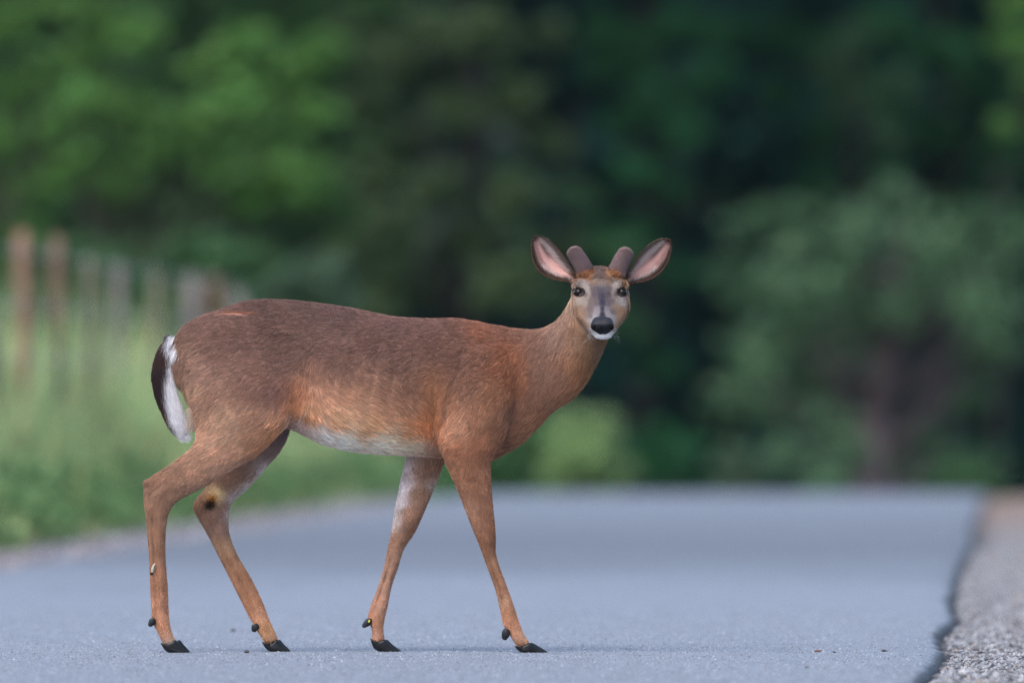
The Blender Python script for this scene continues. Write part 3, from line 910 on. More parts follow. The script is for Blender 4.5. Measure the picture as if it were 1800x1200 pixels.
def build_body():
    parts = [loft(TORSO, 3.0, ex=2.25), loft(NECK, 3.0, ex=2.1), head_loft(),
             loft(NEAR_HIND, 1.3), loft(FAR_HIND, 1.3), loft(NEAR_FORE, 1.3), loft(FAR_FORE, 1.3),
             ellipsoid(262, -54, 850, 8, 10, 10, .4), ellipsoid(347, 52, 888, 8, 9, 9, .4),      # points of the hocks
             ellipsoid(1059, YN + 16, 589.5, 17, 13, 8),                # chin
             ellipsoid(1022, YN + 124, 499, 13, 15, 9, .25), ellipsoid(1089, YN + 124, 499, 13, 15, 9, -.25),      # brows
             ellipsoid(1029, YN + 134, 478, 14, 15, 14), ellipsoid(1084, YN + 134, 478, 14, 15, 14),      # pedicle bases
             ellipsoid(1047, YN + 14, 573, 9, 12, 10), ellipsoid(1069, YN + 14, 573, 9, 12, 10)]
    V, F = [], []
    for v, f in parts:
        b = len(V); V += v; F += [tuple(i + b for i in q) for q in f]
    me = bpy.data.meshes.new('body_raw')
    me.from_pydata([tuple(x) for x in W(V)], [], F)
    bm = bmesh.new(); bm.from_mesh(me)
    bmesh.ops.recalc_face_normals(bm, faces=bm.faces)
    bm.to_mesh(me); bm.free()
    o = bpy.data.objects.new('body_raw', me)
    COL.objects.link(o)
    md = o.modifiers.new('r', 'REMESH'); md.mode = 'VOXEL'; md.voxel_size = 0.0034; md.adaptivity = 0
    dg = bpy.context.evaluated_depsgraph_get(); dg.update()
    ev = o.evaluated_get(dg)
    out = bpy.data.meshes.new_from_object(ev)
    bpy.data.objects.remove(o); bpy.data.meshes.remove(me)
    n = len(out.vertices)
    co = np.empty(n * 3, np.float32); out.vertices.foreach_get('co', co); co = co.reshape(-1, 3).astype(float)
    e = np.empty(len(out.edges) * 2, np.int32); out.edges.foreach_get('vertices', e); e = e.reshape(-1, 2)
    deg = np.bincount(e.ravel(), minlength=n)[:, None]
    def lap(c):
        s = np.zeros_like(c)
        for a in range(3):
            s[:, a] = np.bincount(e[:, 0], c[e[:, 1], a], n) + np.bincount(e[:, 1], c[e[:, 0], a], n)
        return s / deg
    px = co[:, 0] / S + 900; yy = (co[:, 1] - DY) / S; py = GZ - co[:, 2] / S
    # strong smoothing where lofts join, little on head and thin legs
    w = np.ones(n)
    w[(yy < -60) & (px > 980) & (py < 620)] = .35
    w[py > 815] = .35
    w = w[:, None]
    for it in range(26):
        co = co + w * .55 * (lap(co) - co)
        co = co - w * .50 * (lap(co) - co)
    for it in range(3):
        co = co + w * .4 * (lap(co) - co)
    # tendon grooves, knee and fetlock bones on the legs
    for secs, z0, z1, sgn in ((NEAR_HIND, 890, 1085, -1), (FAR_HIND, 905, 1085, -1), (NEAR_FORE, 975, 1075, -1), (FAR_FORE, 975, 1068, -1)):
        Rr = catmull(secs, 4)
        mz = (Rr[:, 1] + Rr[:, 3]) / 2
        o_ = np.argsort(mz)
        py = GZ - co[:, 2] / S; px = co[:, 0] / S + 900; yy = (co[:, 1] - DY) / S
        a = np.interp(py, mz[o_], Rr[o_, 0]); b = np.interp(py, mz[o_], Rr[o_, 2]); yc = np.interp(py, mz[o_], Rr[o_, 4])
        u = (px - a) / (b - a)
        near = (np.abs(yy - yc) < 30) & (u > -.3) & (u < 1.3)
        fz = np.clip((py - z0) / 30, 0, 1) * np.clip((z1 + 14 - py) / 30, 0, 1)
        side = np.sign(yy - yc)
        g = 3.6 * np.exp(-((u - .36) / .10) ** 2) - 1.4 * np.exp(-((u - .68) / .16) ** 2) - 1.0 * np.exp(-((u - .12) / .10) ** 2)
        co[:, 1] += np.where(near, -side * g * fz * S, 0)
        # joint bones
        for jz, r_ in (((z0 - 22), 14), ((z1 + 12), 11)):
            q = np.exp(-((py - jz) / r_) ** 2) * (1.8 * np.exp(-((u - .55) / .22) ** 2) - 1.6 * np.exp(-((u - .25) / .1) ** 2))
            co[:, 1] += np.where(near, side * q * S, 0)
    # hollow behind the elbow, shoulder-blade edge, ribs and hip hollow on both flanks
    py = GZ - co[:, 2] / S; px = co[:, 0] / S + 900; yy = (co[:, 1] - DY) / S
    def dent(x, z, rx, rz, d, rot=0.0):
        c_, s_ = math.cos(rot), math.sin(rot)
        dx, dz = px - x, py - z
        q = np.exp(-((dx * c_ + dz * s_) / rx) ** 2 - ((-dx * s_ + dz * c_) / rz) ** 2)
        co[:, 1] += -np.sign(yy) * q * d * S * np.clip((np.abs(yy) - 20) / 20, 0, 1)
    dent(765, 715, 10, 60, 4, .1); dent(917, 650, 9, 70, 5, .12); dent(520, 650, 22, 45, 5, -.5); dent(470, 575, 40, 14, -3, .3); dent(850, 600, 14, 50, -3.5, -.2); dent(820, 700, 30, 12, 2.5, -.7); dent(890, 740, 8, 40, 4, .5)
    for k in range(5):
        dent(590 + 34 * k, 655, 7, 55, 1.3, .22)
    out.vertices.foreach_set('co', co.astype(np.float32).ravel())
    out.update()
    out.name = 'body'
    return out


# ---- coat colours sampled over the animal: (px, py, r, g, b)
C_BODY = [(300, 590, 112, 80, 68), (330, 570, 114, 84, 74), (400, 540, 108, 78, 70), (480, 532, 98, 73, 66), (540, 540, 100, 75, 68), (600, 550, 102, 76, 70), (700, 565, 108, 80, 73), (760, 566, 112, 82, 74), (800, 566, 118, 84, 72),
    (850, 572, 145, 91, 66), (885, 580, 120, 82, 68), (915, 583, 112, 86, 76), (320, 620, 146, 114, 96), (318, 655, 145, 112, 94), (345, 650, 150, 115, 98), (330, 690, 172, 138, 114), (370, 600, 118, 86, 74), (420, 590, 112, 82, 70), (420, 640, 132, 98, 84), (500, 580, 104, 76, 66), (500, 640, 116, 85, 74),
    (560, 600, 108, 80, 70), (600, 640, 112, 82, 70), (660, 610, 108, 78, 68), (700, 640, 114, 83, 70), (750, 600, 112, 80, 68), (800, 620, 116, 82, 68), (850, 620, 124, 84, 66), (880, 640, 142, 92, 66), (905, 610, 150, 92, 60), (912, 640, 146, 90, 59), (910, 680, 136, 86, 56), (940, 640, 122, 86, 68),
    (380, 700, 150, 114, 94), (440, 690, 134, 98, 82), (480, 690, 122, 88, 76), (400, 740, 176, 140, 114), (450, 740, 162, 122, 98), (500, 690, 126, 86, 72), (525, 690, 154, 103, 73), (520, 720, 171, 115, 76), (560, 690, 182, 134, 106), (560, 665, 138, 100, 82), (620, 690, 172, 128, 100), (620, 665, 130, 94, 78), (680, 690, 138, 100, 80), (680, 720, 170, 126, 98),
    (720, 690, 124, 88, 70), (720, 715, 142, 104, 80), (545, 725, 196, 146, 108), (600, 735, 200, 154, 120), (660, 750, 198, 152, 114), (720, 755, 182, 128, 86), (750, 745, 172, 109, 65), (752, 725, 158, 102, 66), (765, 700, 150, 100, 68), (770, 770, 168, 110, 71),
    (520, 735, 166, 118, 85), (545, 742, 172, 119, 82), (590, 752, 196, 140, 98), (640, 765, 196, 150, 112), (700, 775, 196, 160, 130),
    (520, 748, 190, 182, 184), (540, 756, 222, 208, 202), (565, 765, 234, 221, 212), (610, 778, 236, 222, 206), (650, 783, 238, 222, 202), (700, 788, 232, 212, 188), (740, 792, 200, 180, 160), (620, 797, 222, 208, 200), (560, 784, 214, 200, 194), (680, 803, 205, 189, 186), (740, 804, 150, 128, 116), (590, 770, 236, 222, 210), (670, 778, 236, 218, 196),
    (820, 690, 136, 96, 74), (820, 660, 124, 86, 68), (790, 720, 158, 112, 84), (800, 745, 178, 132, 104), (780, 770, 190, 142, 112), (840, 740, 152, 106, 78), (870, 700, 142, 96, 70), (850, 780, 158, 106, 76), (800, 795, 170, 116, 84), (880, 750, 138, 94, 68), (905, 735, 124, 86, 68),
    (925, 610, 116, 84, 70), (950, 610, 124, 92, 78), (950, 650, 138, 102, 84), (975, 590, 132, 104, 92), (990, 558, 152, 124, 108), (1003, 600, 150, 116, 94), (1000, 530, 158, 132, 112), (965, 690, 134, 98, 80), (935, 700, 128, 90, 72), (920, 750, 126, 86, 64), (1000, 640, 148, 104, 76), (985, 660, 130, 96, 80),
    (1035, 620, 132, 98, 72), (1035, 650, 138, 98, 62), (1060, 610, 120, 100, 84), (1015, 680, 150, 104, 70), (945, 740, 156, 108, 74), (980, 705, 150, 104, 76), (925, 765, 156, 108, 76), (890, 795, 112, 74, 54), (905, 785, 128, 90, 68), (1045, 585, 130, 90, 60), (1015, 575, 150, 112, 86), (1075, 580, 130, 100, 80)]
C_NH = [(350, 768, 178, 140, 114), (400, 770, 180, 142, 116), (450, 765, 174, 130, 100), (495, 752, 190, 134, 88), (470, 780, 178, 126, 88), (400, 800, 178, 136, 110), (340, 798, 150, 114, 92), (310, 822, 142, 106, 84), (340, 830, 172, 128, 100), (258, 850, 148, 108, 82), (290, 850, 150, 108, 82), (300, 880, 164, 118, 88), (272, 900, 152, 108, 80),
    (275, 960, 158, 110, 80), (280, 1020, 166, 112, 78), (282, 1060, 182, 124, 90), (285, 1095, 186, 126, 88), (295, 1115, 188, 130, 95), (300, 1126, 176, 150, 130)]
C_FH = [(500, 760, 120, 104, 106), (480, 790, 146, 120, 112), (440, 830, 160, 122, 100), (462, 835, 205, 192, 190), (440, 862, 205, 190, 186), (415, 885, 200, 180, 172), (404, 905, 196, 172, 160), (420, 840, 162, 120, 94), (400, 850, 158, 114, 90), (350, 880, 142, 100, 74), (392, 895, 162, 116, 96), (385, 925, 166, 120, 98), (375, 915, 150, 108, 84),
    (392, 960, 184, 136, 100), (408, 990, 178, 124, 86), (425, 1020, 178, 122, 82), (445, 1055, 184, 124, 84), (460, 1080, 192, 134, 96), (468, 1105, 200, 142, 92), (478, 1122, 190, 140, 100)]
C_NF = [(820, 820, 160, 108, 78), (850, 830, 148, 100, 72), (840, 870, 154, 102, 72), (826, 895, 164, 116, 88), (850, 905, 148, 98, 68), (858, 935, 144, 94, 64), (838, 930, 158, 108, 80), (856, 965, 148, 98, 68), (868, 1000, 160, 110, 78), (884, 1040, 174, 120, 86), (880, 1055, 186, 138, 104), (898, 1075, 182, 124, 86), (900, 1100, 190, 128, 90), (915, 1118, 196, 142, 108)]
C_FF = [(714, 820, 205, 188, 190), (706, 850, 216, 200, 202), (698, 880, 222, 206, 206), (690, 912, 205, 185, 180), (735, 825, 166, 122, 96), (765, 830, 156, 112, 86), (770, 850, 190, 168, 156), (735, 870, 172, 124, 94), (755, 880, 160, 114, 88), (720, 905, 170, 120, 90), (722, 925, 150, 104, 76), (700, 950, 164, 116, 88), (688, 990, 176, 128, 100), (675, 1030, 186, 136, 108), (665, 1065, 192, 136, 106), (660, 1095, 196, 134, 96), (664, 1118, 190, 136, 104)]


def _pts(lst, y, mirror=False):
    out = [(a, y, b, *c) for a, b, *c in lst]
    if mirror: out += [(a, -y, b, *c) for a, b, *c in lst]
    return out


CP = np.array(_pts(C_BODY, -70, True) + _pts(C_NH, -62) + _pts(C_NF, -55) + _pts(C_FH, 40) + _pts(C_FF, 36) + _pts([q for q in C_NH if q[1] < 800], 62), dtype=float)
CPC = lin(CP[:, 3:6])
# face, in units of the 5x enlargement (x, y, r, g, b)
FACE = [(790, 450, 100, 88, 88), (780, 500, 112, 98, 96), (770, 550, 106, 94, 92), (790, 600, 122, 108, 102), (640, 490, 176, 102, 42), (620, 440, 160, 92, 44), (690, 450, 170, 100, 50), (690, 510, 180, 112, 60), (610, 535, 172, 108, 60), (680, 545, 172, 116, 74), (960, 540, 172, 110, 66), (900, 500, 180, 106, 48), (940, 460, 165, 98, 46), (870, 460, 165, 98, 55), (960, 500, 170, 106, 60), (700, 570, 136, 110, 94), (870, 560, 136, 110, 94),
    (780, 650, 88, 82, 92), (785, 700, 70, 65, 78), (790, 760, 62, 58, 72), (790, 820, 58, 55, 70), (790, 865, 52, 50, 66), (710, 640, 100, 88, 90), (730, 690, 96, 84, 88), (850, 640, 104, 92, 94), (850, 690, 92, 82, 88), (735, 760, 110, 96, 98), (845, 760, 104, 92, 96), (700, 760, 118, 101, 97), (880, 740, 116, 100, 97),
    (615, 585, 214, 200, 196), (580, 590, 190, 170, 160), (645, 615, 212, 198, 192), (655, 660, 204, 188, 180), (645, 700, 176, 156, 144), (560, 735, 196, 182, 178), (590, 755, 206, 188, 172), (630, 760, 190, 170, 156), (545, 690, 170, 145, 132), (540, 640, 168, 128, 98), (925, 585, 212, 198, 194), (905, 625, 206, 190, 184), (895, 680, 190, 172, 162), (900, 720, 172, 152, 140), (960, 750, 214, 202, 198), (990, 735, 216, 205, 202), (930, 755, 190, 168, 154), (985, 600, 180, 140, 108), (1005, 700, 200, 190, 185),
    (600, 810, 158, 126, 104), (590, 870, 182, 138, 106), (570, 840, 164, 124, 98), (640, 850, 146, 118, 102), (680, 830, 118, 102, 99), (690, 880, 128, 112, 108), (620, 940, 186, 146, 116), (660, 960, 186, 154, 132), (645, 1010, 196, 168, 148), (940, 830, 160, 122, 94), (960, 880, 184, 138, 104), (900, 800, 150, 122, 108), (880, 840, 120, 104, 100), (930, 920, 182, 138, 104), (920, 970, 176, 134, 104),
    (745, 850, 182, 168, 168), (715, 885, 204, 192, 192), (690, 920, 205, 190, 188), (755, 825, 150, 136, 140), (835, 850, 182, 170, 170), (865, 885, 190, 178, 178), (890, 915, 190, 172, 165), (825, 825, 140, 128, 132), (690, 1010, 210, 196, 190), (700, 1045, 225, 218, 216), (740, 1075, 240, 236, 236), (790, 1085, 244, 240, 240), (840, 1070, 240, 236, 236), (880, 1035, 224, 216, 212), (895, 1010, 205, 190, 180),
    (540, 540, 160, 118, 82), (560, 500, 150, 106, 70), (520, 590, 160, 122, 92), (500, 600, 150, 118, 92), (1000, 540, 165, 120, 82), (1025, 590, 170, 130, 100), (1045, 620, 200, 180, 170), (480, 600, 170, 140, 120), (475, 640, 205, 195, 190), (1060, 600, 170, 140, 120), (1062, 640, 205, 195, 190), (1010, 480, 150, 106, 70),
    (600, 420, 130, 100, 80), (700, 430, 120, 90, 80), (860, 430, 120, 90, 80), (780, 435, 90, 80, 82), (640, 1060, 130, 95, 65), (930, 1040, 130, 100, 76), (560, 950, 150, 115, 88), (975, 950, 150, 115, 88)]
FP = np.array(FACE, dtype=float)
_l = FP[:, 2:5].mean(1)
_o = (FP[:, 2] - FP[:, 4] > 85)[:, None]
FP[:, 2:5] = np.where(_o, FP[:, 2:5] * .68 + np.array([142, 106, 80]) * .32, FP[:, 2:5])
FP[:, 2:5] *= (1 - .20 * np.clip((_l - 120) / 60, 0, 1) * (FP[:, 1] < 1030))[:, None]
FP[:, 2:5] += (FP[:, 2:5].mean(1)[:, None] - FP[:, 2:5]) * .12
FPP = np.stack([FP[:, 0] / 5 + 900, FP[:, 1] / 5 + 380], 1)
FPC = lin(FP[:, 2:5]) * (.93 - .17 * (FP[:, 1] < 1000))[:, None]


def idw(Q, P, C, eps, power=4.0):
    out = np.empty((len(Q), 3))
    for i in range(0, len(Q), 20000):
        q = Q[i:i + 20000]
        d2 = ((q[:, None, :] - P[None]) ** 2).sum(-1) + eps * eps
        w = d2 ** (-power / 2)
        out[i:i + 20000] = (w @ C) / w.sum(1)[:, None]
    return out


def vnoise(P, sc, seed=0.0):
    return np.array([noise.noise(Vector((p[0] * sc + seed, p[1] * sc, p[2] * sc))) for p in P])


def coat_colour(U, jitter=0.0):
    """U (n,3): px, depth, py -> linear colour"""
    q = U.copy()
    if jitter:
        q[:, [0, 2]] += rng.normal(0, jitter, (len(q), 2))
    qs = q * np.array([1, .8, 1])
    P = CP[:, :3] * np.array([1, .8, 1])
    c = idw(qs, P, CPC, 6.0, 5.0)
    g = c.mean(1)[:, None]
    lg = np.clip((U[:, 2] - 800) / 60, 0, 1)[:, None]
    c = (c + (g - c) * (.11 + .08 * lg)) * (1 - .22 * lg)
    c = c * (1 + .28 * lg * vnoise(U, .05, 4)[:, None] + .22 * lg * vnoise(U * np.array([1, 1, .35]), .25, 9)[:, None])
    wx = np.clip((U[:, 1] + 52) / -16, 0, 1) * (U[:, 0] > 985) * (U[:, 2] < 612)
    # the nape and the skull behind the face count as head too
    wx = np.maximum(wx, ((U[:, 0] > 992) & (U[:, 2] < 520) & (U[:, 1] < -20)) * .8)
    sel = wx > 0
    if sel.any():
        f = U[sel][:, [0, 2]]
        if jitter: f = f + rng.normal(0, min(jitter, 1.1), f.shape)
        cf = idw(f, FPP, FPC, 1.6, 5.0)
        c[sel] = c[sel] * (1 - wx[sel, None]) + cf * wx[sel, None]
    px, yy, py = U[:, 0], U[:, 1], U[:, 2]
    def blob(x, z, rx, rz, col, y=None, hard=2.0, rot=0.0):
        dx, dz = px - x, py - z
        cs, sn = math.cos(rot), math.sin(rot)
        a, b = dx * cs + dz * sn, -dx * sn + dz * cs
        m = np.exp(-((a / rx) ** 2 + (b / rz) ** 2) ** (hard / 2) * 1.0)
        if y is not None: m = m * (yy > y[0]) * (yy < y[1])
        c[:] = c * (1 - m[:, None]) + lin(col) * m[:, None]
    far = (20, 90)
    blob(379, 868, 14, 15, (218, 188, 142), far, 1.8, -.6)          # tarsal tuft
    blob(373, 876, 10, 10, (150, 92, 36), far, 2.5)
    blob(369, 886, 12, 11, (24, 13, 8), far, 3.5, -.6)
    blob(428, 549, 30, 1.8, (142, 94, 68), (-200, 10), 3, .05)      # parted hair on the rump
    blob(415, 552.5, 26, 1.8, (175, 130, 115), (-200, 10), 3, .05)
    # hair-thin pale edges of the legs' inner sides
    # rims of the eyes
    for ex, ez, sg in ((1017, 514, 1), (1093.5, 514, -1)):
        m = (yy < YN + 160)
        mm = np.exp(-(((px - ex) / 10.2) ** 2 + ((py - ez) / 7.2) ** 2) ** 2.5) * m
        c[:] = c * (1 - mm[:, None]) + lin((38, 26, 26)) * mm[:, None]
        a = (px - (ex + sg * 11)); b = (py - (ez + 4))
        mm = np.exp(-((a / 4.5) ** 2 + (b / 4) ** 2)) * m * .85     # tear duct
        c[:] = c * (1 - mm[:, None]) + lin((60, 42, 44)) * mm[:, None]
    return c


def flow(U, Nn):
    """hair direction (unit, units of U with z up) before projecting to the skin"""
    ctrl = [  # px, py, dx, dz(up)
        (310, 600, -.9, -.5), (400, 550, -1, -.1), (500, 540, -1, -.05), (650, 560, -1, -.05), (800, 570, -1, -.05), (900, 580, -1, -.15), (360, 640, -1, -.35), (330, 700, -.8, -.5), (420, 700, -1, -.45), (470, 640, -1, -.2), (600, 620, -1, -.05), (750, 640, -1, -.1), (850, 650, -1, -.35),
        (540, 700, -.2, -1), (560, 720, .6, -.8), (600, 720, .85, -.55), (660, 740, .9, -.5), (700, 770, .9, -.35), (520, 720, -.7, -.7), (600, 770, .7, -.5), (650, 680, .9, -.25), (590, 685, .7, -.5), (720, 720, .8, -.4), (760, 740, .1, -1), (800, 720, -.5, -.8), (800, 770, -.7, -.5), (860, 760, -.5, -.9),
        (450, 760, -.8, -.6), (360, 790, -.85, -.6), (300, 830, -.8, -.6), (260, 870, .1, -1), (275, 950, .05, -1), (280, 1050, .05, -1), (290, 1120, .35, -1), (430, 850, -.6, -.8), (360, 880, -.5, -.8), (380, 940, .4, -1), (430, 1040, .4, -1), (475, 1120, .5, -1),
        (830, 850, .2, -1), (850, 930, .2, -1), (870, 1000, .35, -1), (900, 1090, .35, -1), (740, 850, -.3, -1), (700, 950, -.35, -1), (670, 1040, -.3, -1), (665, 1115, .2, -1),
        (940, 620, -.6, -.8), (980, 600, -.5, -.85), (1010, 620, -.35, -.95), (940, 700, -.55, -.85), (1000, 690, -.6, -.8), (1050, 640, -.3, -.95), (930, 760, -.8, -.6), (890, 790, -1, -.2), (1000, 540, -.3, -.9)]
    Cc = np.array(ctrl, dtype=float)
    D = Cc[:, 2:4] / np.linalg.norm(Cc[:, 2:4], axis=1)[:, None]
    D3 = np.stack([D[:, 0], np.zeros(len(D)), D[:, 1]], 1)
    d = idw(U[:, [0, 2]], Cc[:, :2], D3, 12.0, 4.0)
    head = (U[:, 1] < -50) & (U[:, 0] > 985) & (U[:, 2] < 612)
    if head.any():
        h = U[head]
        v = np.stack([h[:, 0] - 1058, np.full(len(h), 60.0), -(h[:, 2] - 585)], 1)
        low = h[:, 2] > 560
        v[:, 2] = np.where(low, -20 - np.abs(h[:, 0] - 1058) * .3, v[:, 2])
        d[head] = v
    d = d - (d * Nn).sum(1)[:, None] * Nn
    d /= np.linalg.norm(d, axis=1)[:, None] + 1e-9
    return d


hair_mat, _nt, _b = new_mat('deer_hair')
_a = N(_nt, 'ShaderNodeAttribute', attribute_name='hair_color')
_hi = N(_nt, 'ShaderNodeHairInfo')
_mr = N(_nt, 'ShaderNodeMapRange'); _mr.inputs[3].default_value = .85; _mr.inputs[4].default_value = 1.18
_nt.links.new(_hi.outputs['Intercept'], _mr.inputs[0])
_mx = N(_nt, 'ShaderNodeMix', data_type='RGBA', blend_type='MULTIPLY'); _mx.inputs[0].default_value = 1
_nt.links.new(_a.outputs['Color'], _mx.inputs[6]); _nt.links.new(_mr.outputs[0], _mx.inputs[7])
_nt.links.new(_mx.outputs[2], _b.inputs['Base Color'])
_b.inputs['Roughness'].default_value = 0.5
_b.inputs['Specular IOR Level'].default_value = 0.25
_tr = N(_nt, 'ShaderNodeBsdfTranslucent'); _nt.links.new(_mx.outputs[2], _tr.inputs['Color'])
_ms = N(_nt, 'ShaderNodeMixShader'); _ms.inputs[0].default_value = .3
_nt.links.new(_b.outputs[0], _ms.inputs[1]); _nt.links.new(_tr.outputs[0], _ms.inputs[2])
_nt.links.new(_ms.outputs[0], _nt.nodes['Material Output'].inputs['Surface'])


def hair_object(name, roots, nrm, dirs, length, radius, cols, parent, lift=.35, curl=.25, clump=0.0, clump_dist=.006, npt=5, droop=0.0):
    n = len(roots)
    t = np.linspace(0, 1, npt)[None, :, None]
    L = length[:, None, None]
    lf = (np.asarray(lift) * np.ones(n))[:, None, None]
    P = roots[:, None, :] - nrm[:, None, :] * .0006 + (dirs[:, None, :] * t + nrm[:, None, :] * lf * (t - .55 * t * t)) * L
    P[:, :, 2] -= droop * (t[..., 0] ** 2) * L[..., 0]
    if clump > 0:
        k = max(50, int(n / 10))
        idx = rng.choice(n, k, replace=False)
        kd = KDTree(k)
        for j, i in enumerate(idx): kd.insert(Vector(roots[i]), j)
        kd.balance()
        near = np.array([kd.find(Vector(r))[1] for r in roots])
        ci = idx[near]
        off = roots[ci] - roots
        dist = np.linalg.norm(off, axis=1)
        w = clump * np.clip(1 - dist / (clump_dist * 3), 0, 1)
        tipc = P[ci]
        cols = np.asarray(cols) * rng.lognormal(0, .13, n)[ci][:, None]
        P = P + (tipc - P) * (w[:, None, None] * t ** 1.5)
    hc = bpy.data.hair_curves.new(name)
    hc.add_curves([npt] * n)
    hc.attributes['position'].data.foreach_set('vector', P.astype(np.float32).ravel())
    ra = hc.attributes.get('radius') or hc.attributes.new('radius', 'FLOAT', 'POINT')
    rr = (radius * np.ones(n))[:, None] * np.array([1, .95, .8, .55, .12] if npt == 5 else np.linspace(1, .15, npt))[None]
    ra.data.foreach_set('value', rr.astype(np.float32).ravel())
    ca = hc.attributes.new('hair_color', 'FLOAT_COLOR', 'CURVE')
    rgba = np.ones((n, 4), np.float32); rgba[:, :3] = cols
    ca.data.foreach_set('color', rgba.ravel())
    hc.materials.append(hair_mat)
    o = bpy.data.objects.new(name, hc)
    return link(o, parent)


def sample_mesh(me, n, weight=None, offset=(0, 0, 0)):
    me.calc_loop_triangles()
    m = len(me.loop_triangles)
    tri = np.empty(m * 3, np.int32); me.loop_triangles.foreach_get('vertices', tri); tri = tri.reshape(-1, 3)
    co = np.empty(len(me.vertices) * 3, np.float32); me.vertices.foreach_get('co', co); co = co.reshape(-1, 3).astype(float)
    vn = np.empty(len(me.vertices) * 3, np.float32); me.vertices.foreach_get('normal', vn); vn = vn.reshape(-1, 3).astype(float)
    a, b, c = co[tri[:, 0]], co[tri[:, 1]], co[tri[:, 2]]
    ar = np.linalg.norm(np.cross(b - a, c - a), axis=1) / 2
    if weight is not None: ar = ar * weight((a + b + c) / 3)
    idx = rng.choice(m, n, p=ar / ar.sum())
    r1 = np.sqrt(rng.uniform(0, 1, n)); r2 = rng.uniform(0, 1, n)
    w0, w1, w2 = (1 - r1)[:, None], (r1 * (1 - r2))[:, None], (r1 * r2)[:, None]
    P = a[idx] * w0 + b[idx] * w1 + c[idx] * w2
    Nn = vn[tri[idx, 0]] * w0 + vn[tri[idx, 1]] * w1 + vn[tri[idx, 2]] * w2
    Nn /= np.linalg.norm(Nn, axis=1)[:, None] + 1e-9
    return P + np.array(offset), Nn


def toU(P):
    return np.stack([P[:, 0] / S + 900, (P[:, 1] - DY) / S, GZ - P[:, 2] / S], 1)


deer = empty('deer', (0.0 - .45, DY, 0))
tag(deer, 'young white-tailed buck with velvet antler stubs crossing the road, head turned to the viewer', 'deer')

body_me = build_body()
skin_mat = attr_mat('deer_skin', 'coat', rough=.75, spec=.1, mul=.8)
body_me.materials.clear(); body_me.materials.append(skin_mat)
_co = np.empty(len(body_me.vertices) * 3, np.float32); body_me.vertices.foreach_get('co', _co); _co = _co.reshape(-1, 3).astype(float)
set_color(body_me, 'coat', coat_colour(toU(_co)))
for p in body_me.polygons: p.use_smooth = True
body = link(bpy.data.objects.new('body', body_me), deer)
print('body verts', len(body_me.vertices))
bvh = BVHTree.FromPolygons([Vector(v) for v in _co], [tuple(p.vertices) for p in body_me.polygons])


def surf_y(px, py):
    """depth (in units) of the skin first met from the front at px, py"""
    w = W(np.array([px, -400.0, py]))
    h = bvh.ray_cast(Vector(w), Vector((0, 1, 0)))
    return (h[0].y - DY) / S if h[0] else None


HM = 1.50      # hair pigment over the averaged colours: hair lies in its own shade


